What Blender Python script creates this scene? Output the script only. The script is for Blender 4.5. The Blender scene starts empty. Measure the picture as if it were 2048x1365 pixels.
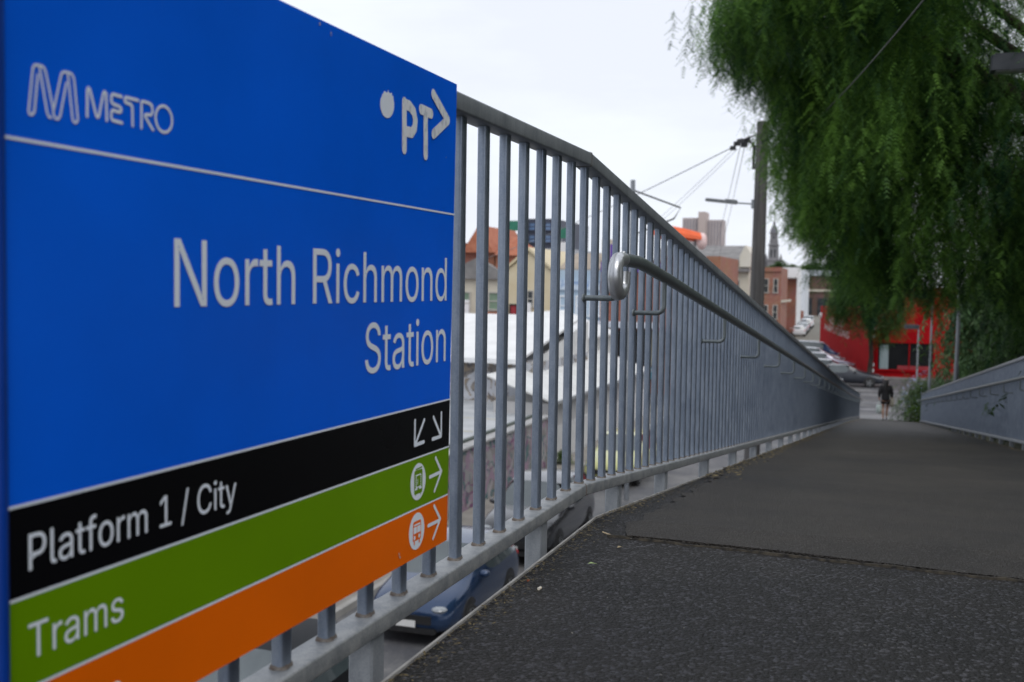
import bpy, bmesh, math, random, json
import numpy as np
from mathutils import Vector, Matrix
SC = bpy.context.scene
COL = SC.collection
R = math.radians

# ------------------------------------------------------------------ camera
FPX, ROLL, PITCH, CAMZ = 2150.0, 0.015, math.atan(0.0528), 5.05
cam_d = bpy.data.cameras.new('camera')
cam = bpy.data.objects.new('camera', cam_d); COL.objects.link(cam); SC.camera = cam
cr, sr, cp, sp = math.cos(ROLL), math.sin(ROLL), math.cos(PITCH), math.sin(PITCH)
rt = Vector((cr, sr * sp, sr * cp)); up = Vector((-sr, cr * sp, cr * cp)); fw = Vector((0, cp, -sp))
M = Matrix.Identity(4)
for i in range(3):
    M[i][0], M[i][1], M[i][2] = rt[i], up[i], -fw[i]
M[2][3] = CAMZ
cam.matrix_world = M
cam_d.sensor_width = 36.0; cam_d.sensor_fit = 'HORIZONTAL'; cam_d.lens = FPX / 2048 * 36
cam_d.clip_start = 0.05; cam_d.clip_end = 6000
cam_d.dof.use_dof = True; cam_d.dof.focus_distance = 2.95; cam_d.dof.aperture_fstop = 5.0; cam_d.dof.aperture_blades = 0

# ------------------------------------------------------------------ sky and sun (overcast)
wd = bpy.data.worlds.new('World'); SC.world = wd; wd.use_nodes = True
nt = wd.node_tree; nt.nodes.clear()
wo = nt.nodes.new('ShaderNodeOutputWorld'); bg = nt.nodes.new('ShaderNodeBackground')
sky = nt.nodes.new('ShaderNodeTexSky'); sky.sky_type = 'NISHITA'; sky.sun_disc = False
SUN_EL, SUN_AZ = R(52), R(160)
sky.sun_elevation = SUN_EL; sky.sun_rotation = SUN_AZ
tc = nt.nodes.new('ShaderNodeTexCoord'); mp = nt.nodes.new('ShaderNodeMapping'); mp.inputs['Scale'].default_value = (1.3, 1.3, 5.0)
nz = nt.nodes.new('ShaderNodeTexNoise'); nz.inputs['Scale'].default_value = 2.2; nz.inputs['Detail'].default_value = 5; nz.inputs['Roughness'].default_value = 0.55
rp = nt.nodes.new('ShaderNodeValToRGB')
rp.color_ramp.elements[0].position = 0.40; rp.color_ramp.elements[0].color = (9.2, 9.6, 10.6, 1)
rp.color_ramp.elements[1].position = 0.58; rp.color_ramp.elements[1].color = (10.0, 10.5, 11.3, 1)
mx = nt.nodes.new('ShaderNodeMix'); mx.data_type = 'RGBA'; mx.inputs['Factor'].default_value = 0.93
L = nt.links.new
L(tc.outputs['Generated'], mp.inputs['Vector']); L(mp.outputs['Vector'], nz.inputs['Vector']); L(nz.outputs['Fac'], rp.inputs['Fac'])
L(sky.outputs['Color'], mx.inputs[6]); L(rp.outputs['Color'], mx.inputs[7]); L(mx.outputs[2], bg.inputs['Color'])
bg.inputs['Strength'].default_value = 0.1
L(bg.outputs['Background'], wo.inputs['Surface'])
sd = bpy.data.lights.new('sun', 'SUN'); sd.energy = 1.2; sd.angle = R(30); sd.color = (1.0, 0.97, 0.93)
sun = bpy.data.objects.new('sun', sd); COL.objects.link(sun)
sdir = Vector((math.sin(SUN_AZ) * math.cos(SUN_EL), math.cos(SUN_AZ) * math.cos(SUN_EL), math.sin(SUN_EL)))
sun.rotation_euler = sdir.to_track_quat('Z', 'Y').to_euler(); sun.location = (0, 0, 60)
SC.view_settings.view_transform = 'Standard'; SC.view_settings.look = 'None'
SC.view_settings.exposure = 0.0; SC.view_settings.gamma = 1.0
SC.cycles.use_denoising = True
SC.cycles.max_bounces = 8; SC.cycles.diffuse_bounces = 3; SC.cycles.glossy_bounces = 3; SC.cycles.transparent_max_bounces = 8

# ------------------------------------------------------------------ frames of reference
# K: outer top edge of the left railing where the landing ends; s runs along the ramp, o to its right
K = Vector((0.23083, 3.2, 5.44279))
D1 = Vector((.34948, 1.0014, 0)).normalized(); N1 = Vector((D1.y, -D1.x, 0))      # landing
D2 = Vector((.32283, .94646, 0)).normalized(); N2 = Vector((D2.y, -D2.x, 0))      # ramp and street
HEAD = math.atan2(D2.y, D2.x)
SLOPE = 0.1069
GZ = -1.5                                          # street level
DECK = K.z - 1.09
def W(s, o, z):
    p = K + D2 * s + N2 * o
    return Vector((p.x, p.y, z))
def P(s, o, h):                                    # along the railing: h is measured from its top edge
    if s < 0:
        p = K + D1 * s + N1 * o; return Vector((p.x, p.y, K.z + h))
    o2 = o + (0.22 * ((s - 25) / 20) ** 2 if s > 25 and o < 1 else 0)
    p = K + D2 * s + N2 * o2
    return Vector((p.x, p.y, K.z + h - SLOPE * s))
def deckz(s):
    return DECK - SLOPE * max(0.0, s)

# ------------------------------------------------------------------ materials
MATS = {}
def new_mat(name):
    m = bpy.data.materials.new(name); m.use_nodes = True
    return m, m.node_tree, m.node_tree.nodes['Principled BSDF']
def mat(name, c1, c2=None, scale=8, rough=.6, metal=0.0, bump=0.0, bscale=None, detail=6, spec=.5, lo=.35, hi=.65, stretch=None, rough2=None, coat=0.0, dist=.01):
    if name in MATS: return MATS[name]
    m, t, b = new_mat(name); N = t.nodes
    b.inputs['Roughness'].default_value = rough; b.inputs['Metallic'].default_value = metal
    b.inputs['Specular IOR Level'].default_value = spec
    b.inputs['Coat Weight'].default_value = coat
    c2 = c2 or tuple(x * .8 for x in c1)
    tcn = N.new('ShaderNodeTexCoord'); mpn = N.new('ShaderNodeMapping')
    t.links.new(tcn.outputs['Object'], mpn.inputs['Vector'])
    if stretch: mpn.inputs['Scale'].default_value = stretch
    n = N.new('ShaderNodeTexNoise'); n.inputs['Scale'].default_value = scale; n.inputs['Detail'].default_value = detail
    t.links.new(mpn.outputs['Vector'], n.inputs['Vector'])
    r = N.new('ShaderNodeValToRGB'); r.color_ramp.elements[0].position = lo; r.color_ramp.elements[1].position = hi
    r.color_ramp.elements[0].color = (*c1, 1); r.color_ramp.elements[1].color = (*c2, 1)
    t.links.new(n.outputs['Fac'], r.inputs['Fac']); t.links.new(r.outputs['Color'], b.inputs['Base Color'])
    if rough2 is not None:
        mr = N.new('ShaderNodeMapRange'); mr.inputs[3].default_value = rough; mr.inputs[4].default_value = rough2
        t.links.new(n.outputs['Fac'], mr.inputs[0]); t.links.new(mr.outputs[0], b.inputs['Roughness'])
    if bump:
        n2 = N.new('ShaderNodeTexNoise'); n2.inputs['Scale'].default_value = bscale or scale * 4; n2.inputs['Detail'].default_value = 5
        t.links.new(mpn.outputs['Vector'], n2.inputs['Vector'])
        bp = N.new('ShaderNodeBump'); bp.inputs['Strength'].default_value = bump; bp.inputs['Distance'].default_value = dist
        t.links.new(n2.outputs['Fac'], bp.inputs['Height']); t.links.new(bp.outputs['Normal'], b.inputs['Normal'])
    MATS[name] = m
    return m
def mat_asphalt(name, c1, c2, stone, stonec, bump, scale):
    m, t, b = new_mat(name); N = t.nodes; Lk = t.links.new
    tcn = N.new('ShaderNodeTexCoord')
    v = N.new('ShaderNodeTexVoronoi'); v.inputs['Scale'].default_value = scale; Lk(tcn.outputs['Object'], v.inputs['Vector'])
    vb = N.new('ShaderNodeTexNoise'); vb.inputs['Scale'].default_value = scale * .55; vb.inputs['Detail'].default_value = 4; Lk(tcn.outputs['Object'], vb.inputs['Vector'])
    big = N.new('ShaderNodeTexNoise'); big.inputs['Scale'].default_value = 1.6; big.inputs['Detail'].default_value = 7; big.inputs['Roughness'].default_value = .65
    Lk(tcn.outputs['Object'], big.inputs['Vector'])
    r = N.new('ShaderNodeValToRGB'); r.color_ramp.elements[0].position = .36; r.color_ramp.elements[1].position = .66
    r.color_ramp.elements[0].color = (*c1, 1); r.color_ramp.elements[1].color = (*c2, 1); Lk(big.outputs['Fac'], r.inputs['Fac'])
    sep = N.new('ShaderNodeSeparateColor'); Lk(v.outputs['Color'], sep.inputs[0])
    r2 = N.new('ShaderNodeValToRGB'); r2.color_ramp.elements[0].position = 1 - stone; r2.color_ramp.elements[1].position = min(1, 1 - stone + .22)
    r2.color_ramp.elements[0].color = (0, 0, 0, 1); r2.color_ramp.elements[1].color = (1, 1, 1, 1); Lk(sep.outputs[0], r2.inputs['Fac'])
    mx = N.new('ShaderNodeMix'); mx.data_type = 'RGBA'; Lk(r2.outputs['Color'], mx.inputs[0]); Lk(r.outputs['Color'], mx.inputs[6]); mx.inputs[7].default_value = (*stonec, 1)
    # old chewing gum and stains
    gv = N.new('ShaderNodeTexVoronoi'); gv.inputs['Scale'].default_value = 4.2; Lk(tcn.outputs['Object'], gv.inputs['Vector'])
    gr = N.new('ShaderNodeValToRGB'); ge = gr.color_ramp.elements; ge[0].position = .030; ge[0].color = (1, 1, 1, 1); ge[1].position = .048; ge[1].color = (0, 0, 0, 1); Lk(gv.outputs['Distance'], gr.inputs['Fac'])
    gm = N.new('ShaderNodeMix'); gm.data_type = 'RGBA'; Lk(gr.outputs['Color'], gm.inputs[0]); Lk(mx.outputs[2], gm.inputs[6]); gm.inputs[7].default_value = (*[x * 1.5 for x in c2], 1)
    st = N.new('ShaderNodeTexNoise'); st.inputs['Scale'].default_value = .55; st.inputs['Detail'].default_value = 8; st.inputs['Roughness'].default_value = .7; Lk(tcn.outputs['Object'], st.inputs['Vector'])
    sr_ = N.new('ShaderNodeValToRGB'); se = sr_.color_ramp.elements; se[0].position = .40; se[0].color = (.62, .62, .64, 1); se[1].position = .60; se[1].color = (1.12, 1.08, 1.0, 1); Lk(st.outputs['Fac'], sr_.inputs['Fac'])
    sm = N.new('ShaderNodeMix'); sm.data_type = 'RGBA'; sm.blend_type = 'MULTIPLY'; sm.inputs[0].default_value = 1.0; Lk(gm.outputs[2], sm.inputs[6]); Lk(sr_.outputs['Color'], sm.inputs[7])
    Lk(sm.outputs[2], b.inputs['Base Color'])
    mm = N.new('ShaderNodeMath'); mm.operation = 'MULTIPLY_ADD'; mm.inputs[1].default_value = -1.0; Lk(v.outputs['Distance'], mm.inputs[0]); Lk(vb.outputs['Fac'], mm.inputs[2])
    bp = N.new('ShaderNodeBump'); bp.inputs['Strength'].default_value = bump; bp.inputs['Distance'].default_value = .007
    Lk(mm.outputs[0], bp.inputs['Height']); Lk(bp.outputs['Normal'], b.inputs['Normal'])
    b.inputs['Roughness'].default_value = .58; b.inputs['Specular IOR Level'].default_value = .30
    MATS[name] = m; return m
def mat_leaf(name, dark, light, trans=.35):
    m = bpy.data.materials.new(name); m.use_nodes = True; t = m.node_tree; N = t.nodes; N.clear(); Lk = t.links.new
    out = N.new('ShaderNodeOutputMaterial')
    at = N.new('ShaderNodeAttribute'); at.attribute_name = 'tint'
    r = N.new('ShaderNodeValToRGB'); r.color_ramp.elements[0].color = (*dark, 1); r.color_ramp.elements[1].color = (*light, 1)
    r.color_ramp.elements[0].position = .1; r.color_ramp.elements[1].position = .95
    Lk(at.outputs['Fac'], r.inputs['Fac'])
    b = N.new('ShaderNodeBsdfPrincipled'); b.inputs['Roughness'].default_value = .55; b.inputs['Specular IOR Level'].default_value = .3
    tr = N.new('ShaderNodeBsdfTranslucent'); mx = N.new('ShaderNodeMixShader'); mx.inputs[0].default_value = trans
    Lk(r.outputs['Color'], b.inputs['Base Color']); Lk(r.outputs['Color'], tr.inputs['Color'])
    Lk(b.outputs[0], mx.inputs[1]); Lk(tr.outputs[0], mx.inputs[2]); Lk(mx.outputs[0], out.inputs['Surface'])
    MATS[name] = m; return m
def mat_brick(name, c1, c2, mortar, scale=4.0, rot=None):
    m, t, b = new_mat(name); N = t.nodes; Lk = t.links.new
    tcn = N.new('ShaderNodeTexCoord'); mpn = N.new('ShaderNodeMapping'); Lk(tcn.outputs['Object'], mpn.inputs['Vector'])
    mpn.inputs['Rotation'].default_value = rot or (R(90), 0, -HEAD + R(90))
    bk = N.new('ShaderNodeTexBrick'); bk.inputs['Scale'].default_value = scale
    bk.inputs['Color1'].default_value = (*c1, 1); bk.inputs['Color2'].default_value = (*c2, 1); bk.inputs['Mortar'].default_value = (*mortar, 1)
    bk.inputs['Mortar Size'].default_value = .015
    Lk(mpn.outputs['Vector'], bk.inputs['Vector'])
    n = N.new('ShaderNodeTexNoise'); n.inputs['Scale'].default_value = .7; n.inputs['Detail'].default_value = 6; Lk(tcn.outputs['Object'], n.inputs['Vector'])
    mx = N.new('ShaderNodeMix'); mx.data_type = 'RGBA'; mx.blend_type = 'MULTIPLY'; mx.inputs[0].default_value = .5
    Lk(bk.outputs['Color'], mx.inputs[6]); Lk(n.outputs['Color'], mx.inputs[7]); Lk(mx.outputs[2], b.inputs['Base Color'])
    b.inputs['Roughness'].default_value = .85
    MATS[name] = m; return m
def mat_corrugated(name, c1, c2, direction, scale, rough=.45):
    m, t, b = new_mat(name); N = t.nodes; Lk = t.links.new
    tcn = N.new('ShaderNodeTexCoord'); d = N.new('ShaderNodeVectorMath'); d.operation = 'DOT_PRODUCT'; d.inputs[1].default_value = direction
    Lk(tcn.outputs['Object'], d.inputs[0])
    ml = N.new('ShaderNodeMath'); ml.operation = 'MULTIPLY'; ml.inputs[1].default_value = scale; Lk(d.outputs['Value'], ml.inputs[0])
    sn = N.new('ShaderNodeMath'); sn.operation = 'SINE'; Lk(ml.outputs[0], sn.inputs[0])
    bp = N.new('ShaderNodeBump'); bp.inputs['Strength'].default_value = .5; bp.inputs['Distance'].default_value = .02; Lk(sn.outputs[0], bp.inputs['Height']); Lk(bp.outputs['Normal'], b.inputs['Normal'])
    n = N.new('ShaderNodeTexNoise'); n.inputs['Scale'].default_value = .9; n.inputs['Detail'].default_value = 7; Lk(tcn.outputs['Object'], n.inputs['Vector'])
    r = N.new('ShaderNodeValToRGB'); r.color_ramp.elements[0].color = (*c1, 1); r.color_ramp.elements[1].color = (*c2, 1); r.color_ramp.elements[0].position = .35; r.color_ramp.elements[1].position = .65
    Lk(n.outputs['Fac'], r.inputs['Fac']); Lk(r.outputs['Color'], b.inputs['Base Color']); b.inputs['Roughness'].default_value = rough
    MATS[name] = m; return m
def mat_graffiti(name, base, cols, scale, thr=.55, seed=0.0):
    """overlapping painted swirls and blobs over a rough wall"""
    m, t, b = new_mat(name); N = t.nodes; Lk = t.links.new
    tcn = N.new('ShaderNodeTexCoord'); mpn = N.new('ShaderNodeMapping'); Lk(tcn.outputs['Object'], mpn.inputs['Vector']); mpn.inputs['Location'].default_value = (seed, seed * 1.7, 0)
    cur = N.new('ShaderNodeRGB'); cur.outputs[0].default_value = (*base, 1); cur = cur.outputs[0]
    for i, c in enumerate(cols):
        n = N.new('ShaderNodeTexNoise'); n.inputs['Scale'].default_value = scale * (1 + .35 * i); n.inputs['Detail'].default_value = 1.5; n.inputs['Distortion'].default_value = 2.5
        mp2 = N.new('ShaderNodeMapping'); mp2.inputs['Location'].default_value = (7.3 * i + seed, 3.1 * i, 5.7 * i); Lk(mpn.outputs['Vector'], mp2.inputs['Vector']); Lk(mp2.outputs['Vector'], n.inputs['Vector'])
        r = N.new('ShaderNodeValToRGB'); r.color_ramp.interpolation = 'CONSTANT'
        e = r.color_ramp.elements; e[0].position = 0; e[0].color = (0, 0, 0, 1); e[1].position = thr; e[1].color = (1, 1, 1, 1); e2 = e.new(thr + .07); e2.color = (0, 0, 0, 1) if i % 2 else (1, 1, 1, 1)
        Lk(n.outputs['Fac'], r.inputs['Fac'])
        mx = N.new('ShaderNodeMix'); mx.data_type = 'RGBA'; Lk(r.outputs['Color'], mx.inputs[0]); Lk(cur, mx.inputs[6]); mx.inputs[7].default_value = (*c, 1); cur = mx.outputs[2]
    Lk(cur, b.inputs['Base Color']); b.inputs['Roughness'].default_value = .8
    MATS[name] = m; return m

# ------------------------------------------------------------------ mesh builder
def wloc(o):
    v = Vector((0, 0, 0))
    while o is not None: v = v + o.location; o = o.parent
    return v
class MB:
    def __init__(s): s.v = []; s.f = []; s.m = []; s.cur = 0
    def add(s, vs, fs):
        b = len(s.v); s.v += [Vector(p) for p in vs]; s.f += [[b + i for i in f] for f in fs]; s.m += [s.cur] * len(fs)
        return s
    def box(s, c, ax, ay, az, sx, sy, sz, bev=0):
        """box centred at c with half sizes along unit axes; bev chamfers the edges round the z axis"""
        c = Vector(c)
        if bev:
            pr = [(sx - bev, -sy), (sx, -sy + bev), (sx, sy - bev), (sx - bev, sy), (-sx + bev, sy), (-sx, sy - bev), (-sx, -sy + bev), (-sx + bev, -sy)]
        else: pr = [(sx, -sy), (sx, sy), (-sx, sy), (-sx, -sy)]
        n = len(pr); vs = [c + ax * x + ay * y - az * sz for x, y in pr] + [c + ax * x + ay * y + az * sz for x, y in pr]
        fs = [[i, (i + 1) % n, n + (i + 1) % n, n + i] for i in range(n)] + [list(range(n))[::-1], list(range(n, 2 * n))]
        return s.add(vs, fs)
    def rbox(s, s0, s1, o0, o1, z0, z1):            # box along the ramp frame
        return s.box(W((s0 + s1) / 2, (o0 + o1) / 2, (z0 + z1) / 2), D2, N2, Vector((0, 0, 1)), (s1 - s0) / 2, (o1 - o0) / 2, (z1 - z0) / 2)
    def abox(s, x0, x1, y0, y1, z0, z1):
        return s.box(((x0 + x1) / 2, (y0 + y1) / 2, (z0 + z1) / 2), Vector((1, 0, 0)), Vector((0, 1, 0)), Vector((0, 0, 1)), (x1 - x0) / 2, (y1 - y0) / 2, (z1 - z0) / 2)
    def quad(s, a, b, c, d): return s.add([a, b, c, d], [[0, 1, 2, 3]])
    def poly(s, pts): return s.add(pts, [list(range(len(pts)))])
    def prism(s, pts, d):
        n = len(pts); pts = [Vector(p) for p in pts]; d = Vector(d)
        return s.add(pts + [p + d for p in pts], [list(range(n))[::-1], list(range(n, 2 * n))] + [[i, (i + 1) % n, n + (i + 1) % n, n + i] for i in range(n)])
    def tube(s, pts, r, n=8, cap=True, rs=None):
        pts = [Vector(p) for p in pts]; rings = []; up0 = None
        for i, p in enumerate(pts):
            d = (pts[min(i + 1, len(pts) - 1)] - pts[max(i - 1, 0)]).normalized()
            if up0 is None: a = d.orthogonal().normalized()
            else:
                a = up0 - d * up0.dot(d)
                a = a.normalized() if a.length > 1e-6 else d.orthogonal().normalized()
            up0 = a; b = d.cross(a); rr = rs[i] if rs else r
            rings.append([p + (a * math.cos(2 * math.pi * k / n) + b * math.sin(2 * math.pi * k / n)) * rr for k in range(n)])
        vs = [v for rg in rings for v in rg]; fs = []
        for i in range(len(pts) - 1):
            for k in range(n): fs.append([i * n + k, i * n + (k + 1) % n, (i + 1) * n + (k + 1) % n, (i + 1) * n + k])
        if cap: fs += [list(range(n))[::-1], list(range((len(pts) - 1) * n, len(pts) * n))]
        return s.add(vs, fs)
    def sweep(s, pts, prof, sides):
        """profile (x sideways, y up) carried along pts; sides = sideways unit vector per point"""
        n = len(prof); vs = []
        for p, sd in zip(pts, sides):
            vs += [Vector(p) + sd * x + Vector((0, 0, y)) for x, y in prof]
        fs = []
        for i in range(len(pts) - 1):
            for k in range(n): fs.append([i * n + k, i * n + (k + 1) % n, (i + 1) * n + (k + 1) % n, (i + 1) * n + k])
        fs += [list(range(n))[::-1], list(range((len(pts) - 1) * n, len(pts) * n))]
        return s.add(vs, fs)
    def lathe(s, c, prof, n=16, axis=Vector((0, 0, 1)), sq=None):
        c = Vector(c); a = axis.orthogonal().normalized() if sq is None else sq; b = axis.cross(a); vs = []
        for r_, z_ in prof: vs += [c + axis * z_ + (a * math.cos(2 * math.pi * k / n + math.pi / n) + b * math.sin(2 * math.pi * k / n + math.pi / n)) * r_ for k in range(n)]
        fs = []
        for i in range(len(prof) - 1):
            for k in range(n): fs.append([i * n + k, i * n + (k + 1) % n, (i + 1) * n + (k + 1) % n, (i + 1) * n + k])
        fs += [list(range(n))[::-1], list(range((len(prof) - 1) * n, len(prof) * n))]
        return s.add(vs, fs)
    def ball(s, c, rx, ry, rz, n=10, m=7):
        c = Vector(c); vs = []; fs = []
        for i in range(1, m):
            th = math.pi * i / m
            for k in range(n): vs.append(c + Vector((rx * math.sin(th) * math.cos(2 * math.pi * k / n), ry * math.sin(th) * math.sin(2 * math.pi * k / n), rz * math.cos(th))))
        for i in range(m - 2):
            for k in range(n): fs.append([i * n + k, (i + 1) * n + k, (i + 1) * n + (k + 1) % n, i * n + (k + 1) % n])
        fs += [list(range(n)), list(range((m - 2) * n, (m - 1) * n))[::-1]]
        return s.add(vs, fs)
    def mesh(s, name, mats, org=Vector((0, 0, 0)), smooth=False):
        me = bpy.data.meshes.new(name); me.from_pydata([tuple(v - org) for v in s.v], [], s.f); me.validate()
        for m_ in (mats if isinstance(mats, (list, tuple)) else [mats]): me.materials.append(m_)
        if len(me.polygons) == len(s.m) and any(s.m): me.polygons.foreach_set('material_index', s.m)
        if smooth:
            me.polygons.foreach_set('use_smooth', [True] * len(me.polygons))
            try: me.set_sharp_from_angle(angle=R(smooth if smooth is not True else 40))
            except Exception: pass
        me.update(); return me
    def build(s, name, mats, parent=None, smooth=False, loc=None):
        org = wloc(parent) if parent is not None else (Vector(loc) if loc is not None else Vector((0, 0, 0)))
        o = bpy.data.objects.new(name, s.mesh(name, mats, org, smooth)); COL.objects.link(o)
        if parent is not None: o.parent = parent
        elif loc is not None: o.location = loc
        return o
def tag(o, label=None, cat=None, group=None, kind=None):
    if label: o['label'] = label
    if cat: o['category'] = cat
    if group: o['group'] = group
    if kind: o['kind'] = kind
    return o
def thing(name, label, cat, loc=(0, 0, 0), group=None):
    o = bpy.data.objects.new(name, None); COL.objects.link(o); o.location = loc; o.empty_display_size = .2
    return tag(o, label, cat, group)
def copy_tree(o, parent=None):
    c = o.copy(); COL.objects.link(c); c.parent = parent
    for ch in list(o.children): copy_tree(ch, c)
    return c
UP = Vector((0, 0, 1))
def rrect(w, h, r, k=3):
    out = []
    for cx, cy, a0 in ((w / 2 - r, h / 2 - r, 0), (-w / 2 + r, h / 2 - r, 90), (-w / 2 + r, -h / 2 + r, 180), (w / 2 - r, -h / 2 + r, 270)):
        for i in range(k + 1):
            a = R(a0 + 90 * i / k); out.append((cx + r * math.cos(a), cy + r * math.sin(a)))
    return out
# ------------------------------------------------------------------ shared materials
def mat_galv(name, c1, c2, metal=.45, rough=.46, streak=True):
    m, t, b = new_mat(name); N = t.nodes; Lk = t.links.new
    g = N.new('ShaderNodeNewGeometry'); mpn = N.new('ShaderNodeMapping'); Lk(g.outputs['Position'], mpn.inputs['Vector'])
    mpn.inputs['Scale'].default_value = (1, 1, .35) if streak else (1, 1, 1)
    n = N.new('ShaderNodeTexNoise'); n.inputs['Scale'].default_value = 22; n.inputs['Detail'].default_value = 8; n.inputs['Roughness'].default_value = .7; Lk(mpn.outputs[0], n.inputs['Vector'])
    n2 = N.new('ShaderNodeTexNoise'); n2.inputs['Scale'].default_value = 260; n2.inputs['Detail'].default_value = 3; Lk(g.outputs['Position'], n2.inputs['Vector'])
    n3 = N.new('ShaderNodeTexNoise'); n3.inputs['Scale'].default_value = 3.1; n3.inputs['Detail'].default_value = 9; n3.inputs['Roughness'].default_value = .75; Lk(g.outputs['Position'], n3.inputs['Vector'])
    ad = N.new('ShaderNodeMath'); ad.operation = 'MULTIPLY_ADD'; ad.inputs[1].default_value = .35; Lk(n2.outputs['Fac'], ad.inputs[0]); Lk(n.outputs['Fac'], ad.inputs[2])
    r = N.new('ShaderNodeValToRGB'); e = r.color_ramp.elements; e[0].position = .5; e[1].position = .85; e[0].color = (*c1, 1); e[1].color = (*c2, 1)
    Lk(ad.outputs[0], r.inputs['Fac'])
    r3 = N.new('ShaderNodeValToRGB'); e = r3.color_ramp.elements; e[0].position = .66; e[1].position = .74; e[0].color = (0, 0, 0, 1); e[1].color = (1, 1, 1, 1); Lk(n3.outputs['Fac'], r3.inputs['Fac'])
    mx = N.new('ShaderNodeMix'); mx.data_type = 'RGBA'; Lk(r3.outputs['Color'], mx.inputs[0]); Lk(r.outputs['Color'], mx.inputs[6]); mx.inputs[7].default_value = (.16, .15, .14, 1)
    Lk(mx.outputs[2], b.inputs['Base Color']); b.inputs['Metallic'].default_value = metal; b.inputs['Roughness'].default_value = rough
    mr = N.new('ShaderNodeMapRange'); mr.inputs[3].default_value = rough - .12; mr.inputs[4].default_value = rough + .15; Lk(n.outputs['Fac'], mr.inputs[0]); Lk(mr.outputs[0], b.inputs['Roughness'])
    bp = N.new('ShaderNodeBump'); bp.inputs['Strength'].default_value = .12; bp.inputs['Distance'].default_value = .002; Lk(ad.outputs[0], bp.inputs['Height']); Lk(bp.outputs['Normal'], b.inputs['Normal'])
    MATS[name] = m; return m
galv = mat_galv('galvanised_steel', (.19, .23, .30), (.31, .355, .43), metal=.75, rough=.38)
galv_rail = mat_galv('galvanised_rail', (.21, .23, .255), (.35, .37, .395))
weld = mat('rusty_weld', (.11, .085, .07), (.22, .20, .18), scale=90, rough=.8, metal=.2)
dusty = mat_galv('dusty_galvanised', (.19, .205, .22), (.37, .375, .375), metal=.35, rough=.52, streak=False)
alu = mat('brushed_aluminium', (.50, .51, .53), (.62, .63, .65), scale=60, rough=.32, metal=.75, stretch=(1, 1, .15))
handmat = mat_galv('worn_handrail', (.13, .155, .165), (.24, .265, .27), metal=.55, rough=.34)
rough_asphalt = mat_asphalt('rough_asphalt', (.0085, .0078, .0072), (.020, .018, .0165), .26, (.085, .085, .096), 1.0, 145)
worn_asphalt = mat_asphalt('worn_asphalt', (.026, .0225, .0195), (.044, .0385, .033), .20, (.080, .075, .072), .8, 200)
street_m = mat_asphalt('street_asphalt', (.115, .118, .128), (.16, .162, .172), .2, (.2, .2, .21), .3, 40)
concrete = mat('concrete', (.33, .32, .30), (.42, .41, .39), scale=1.6, rough=.85, bump=.25, bscale=40)
edge_m = mat('edge_angle', (.26, .25, .24), (.42, .41, .39), scale=12, rough=.6, metal=.3)
ground_m = mat('bare_ground', (.13, .12, .10), (.2, .19, .16), scale=.6, rough=.95, bump=.2, bscale=8)
white_paint = mat('white_paint', (.74, .75, .76), (.82, .82, .82), scale=6, rough=.5)
glass_d = mat('dark_glass', (.02, .025, .03), (.045, .05, .055), scale=.8, rough=.08, spec=.6)
black_m = mat('black_plastic', (.012, .012, .013), (.02, .02, .021), scale=9, rough=.5)

# ------------------------------------------------------------------ the setting
g = MB(); g.quad((-1600, -300, GZ - .02), (1600, -300, GZ - .02), (1600, 2600, GZ - .02), (-1600, 2600, GZ - .02))
tag(g.build('ground', ground_m), kind='structure')
def strip(name, pts, z, m, kind='structure'):
    b = MB(); b.poly([W(s, o, z) for s, o in pts]); return tag(b.build(name, m), kind=kind)
strip('street', [(-40, -.2), (56, -.2), (56, -9.0), (-40, -9.0)][::-1], GZ - .012, street_m)
strip('road', [(56, 60), (79.0, 60), (79.0, -80), (56, -80)], GZ - .008, street_m)
strip('side_street', [(79, -.6), (300, -31), (300, -43), (79, -9.8)], GZ - .004, street_m)
b = MB()
for s0 in (58.6, 62.3, 67.4, 70.2): b.poly([W(s0, -30, GZ - .004), W(s0, 30, GZ - .004), W(s0 + .35, 30, GZ - .004), W(s0 + .35, -30, GZ - .004)])
tag(b.build('road_marking', mat('worn_line', (.26, .26, .27), (.34, .34, .35), scale=2, rough=.8)), kind='structure')
b = MB(); b.rbox(-40, 55, -9.15, -9.0, GZ - .2, GZ + .13); tag(b.build('kerb', concrete), kind='structure')
b = MB(); b.rbox(-40, 55, -10.10, -9.15, GZ - .2, GZ + .125); tag(b.build('footpath', mat('footpath', (.22, .2, .18), (.3, .28, .25), scale=1.3, rough=.9, bump=.2)), kind='structure')
b = MB(); b.rbox(79.0, 80.9, -.3, 40, GZ - .2, GZ + .14); tag(b.build('pavement', mat('pavement', (.16, .15, .15), (.22, .21, .2), scale=2, rough=.9)), kind='structure')

# landing and ramp: a concrete deck on piers, surfaced in asphalt
rng = random.Random(5)
def deck_rows(s_list, o0, o1, no, lift=0.0):
    b = MB(); vs = []; fs = []
    for s in s_list:
        for j in range(no + 1):
            o = o0(s) + (o1(s) - o0(s)) * j / no
            p = P(s, o, 0); vs.append((p.x, p.y, deckz(s) + lift))
    for i in range(len(s_list) - 1):
        for j in range(no): fs.append([i * (no + 1) + j, i * (no + 1) + j + 1, (i + 1) * (no + 1) + j + 1, (i + 1) * (no + 1) + j])
    return b.add(vs, fs)
E0, E1 = .03, 2.40
s_l = [-7, -3, -.6, -.12, 0.0]
tag(deck_rows(s_l, lambda s: E0, lambda s: E1 + .5, 6).build('landing', rough_asphalt), kind='structure')
s_r = [0, .1] + [0.5 + i * 1.5 for i in range(31)]
tag(deck_rows(s_r, lambda s: E0, lambda s: E1, 6).build('ramp', rough_asphalt), kind='structure')
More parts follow.
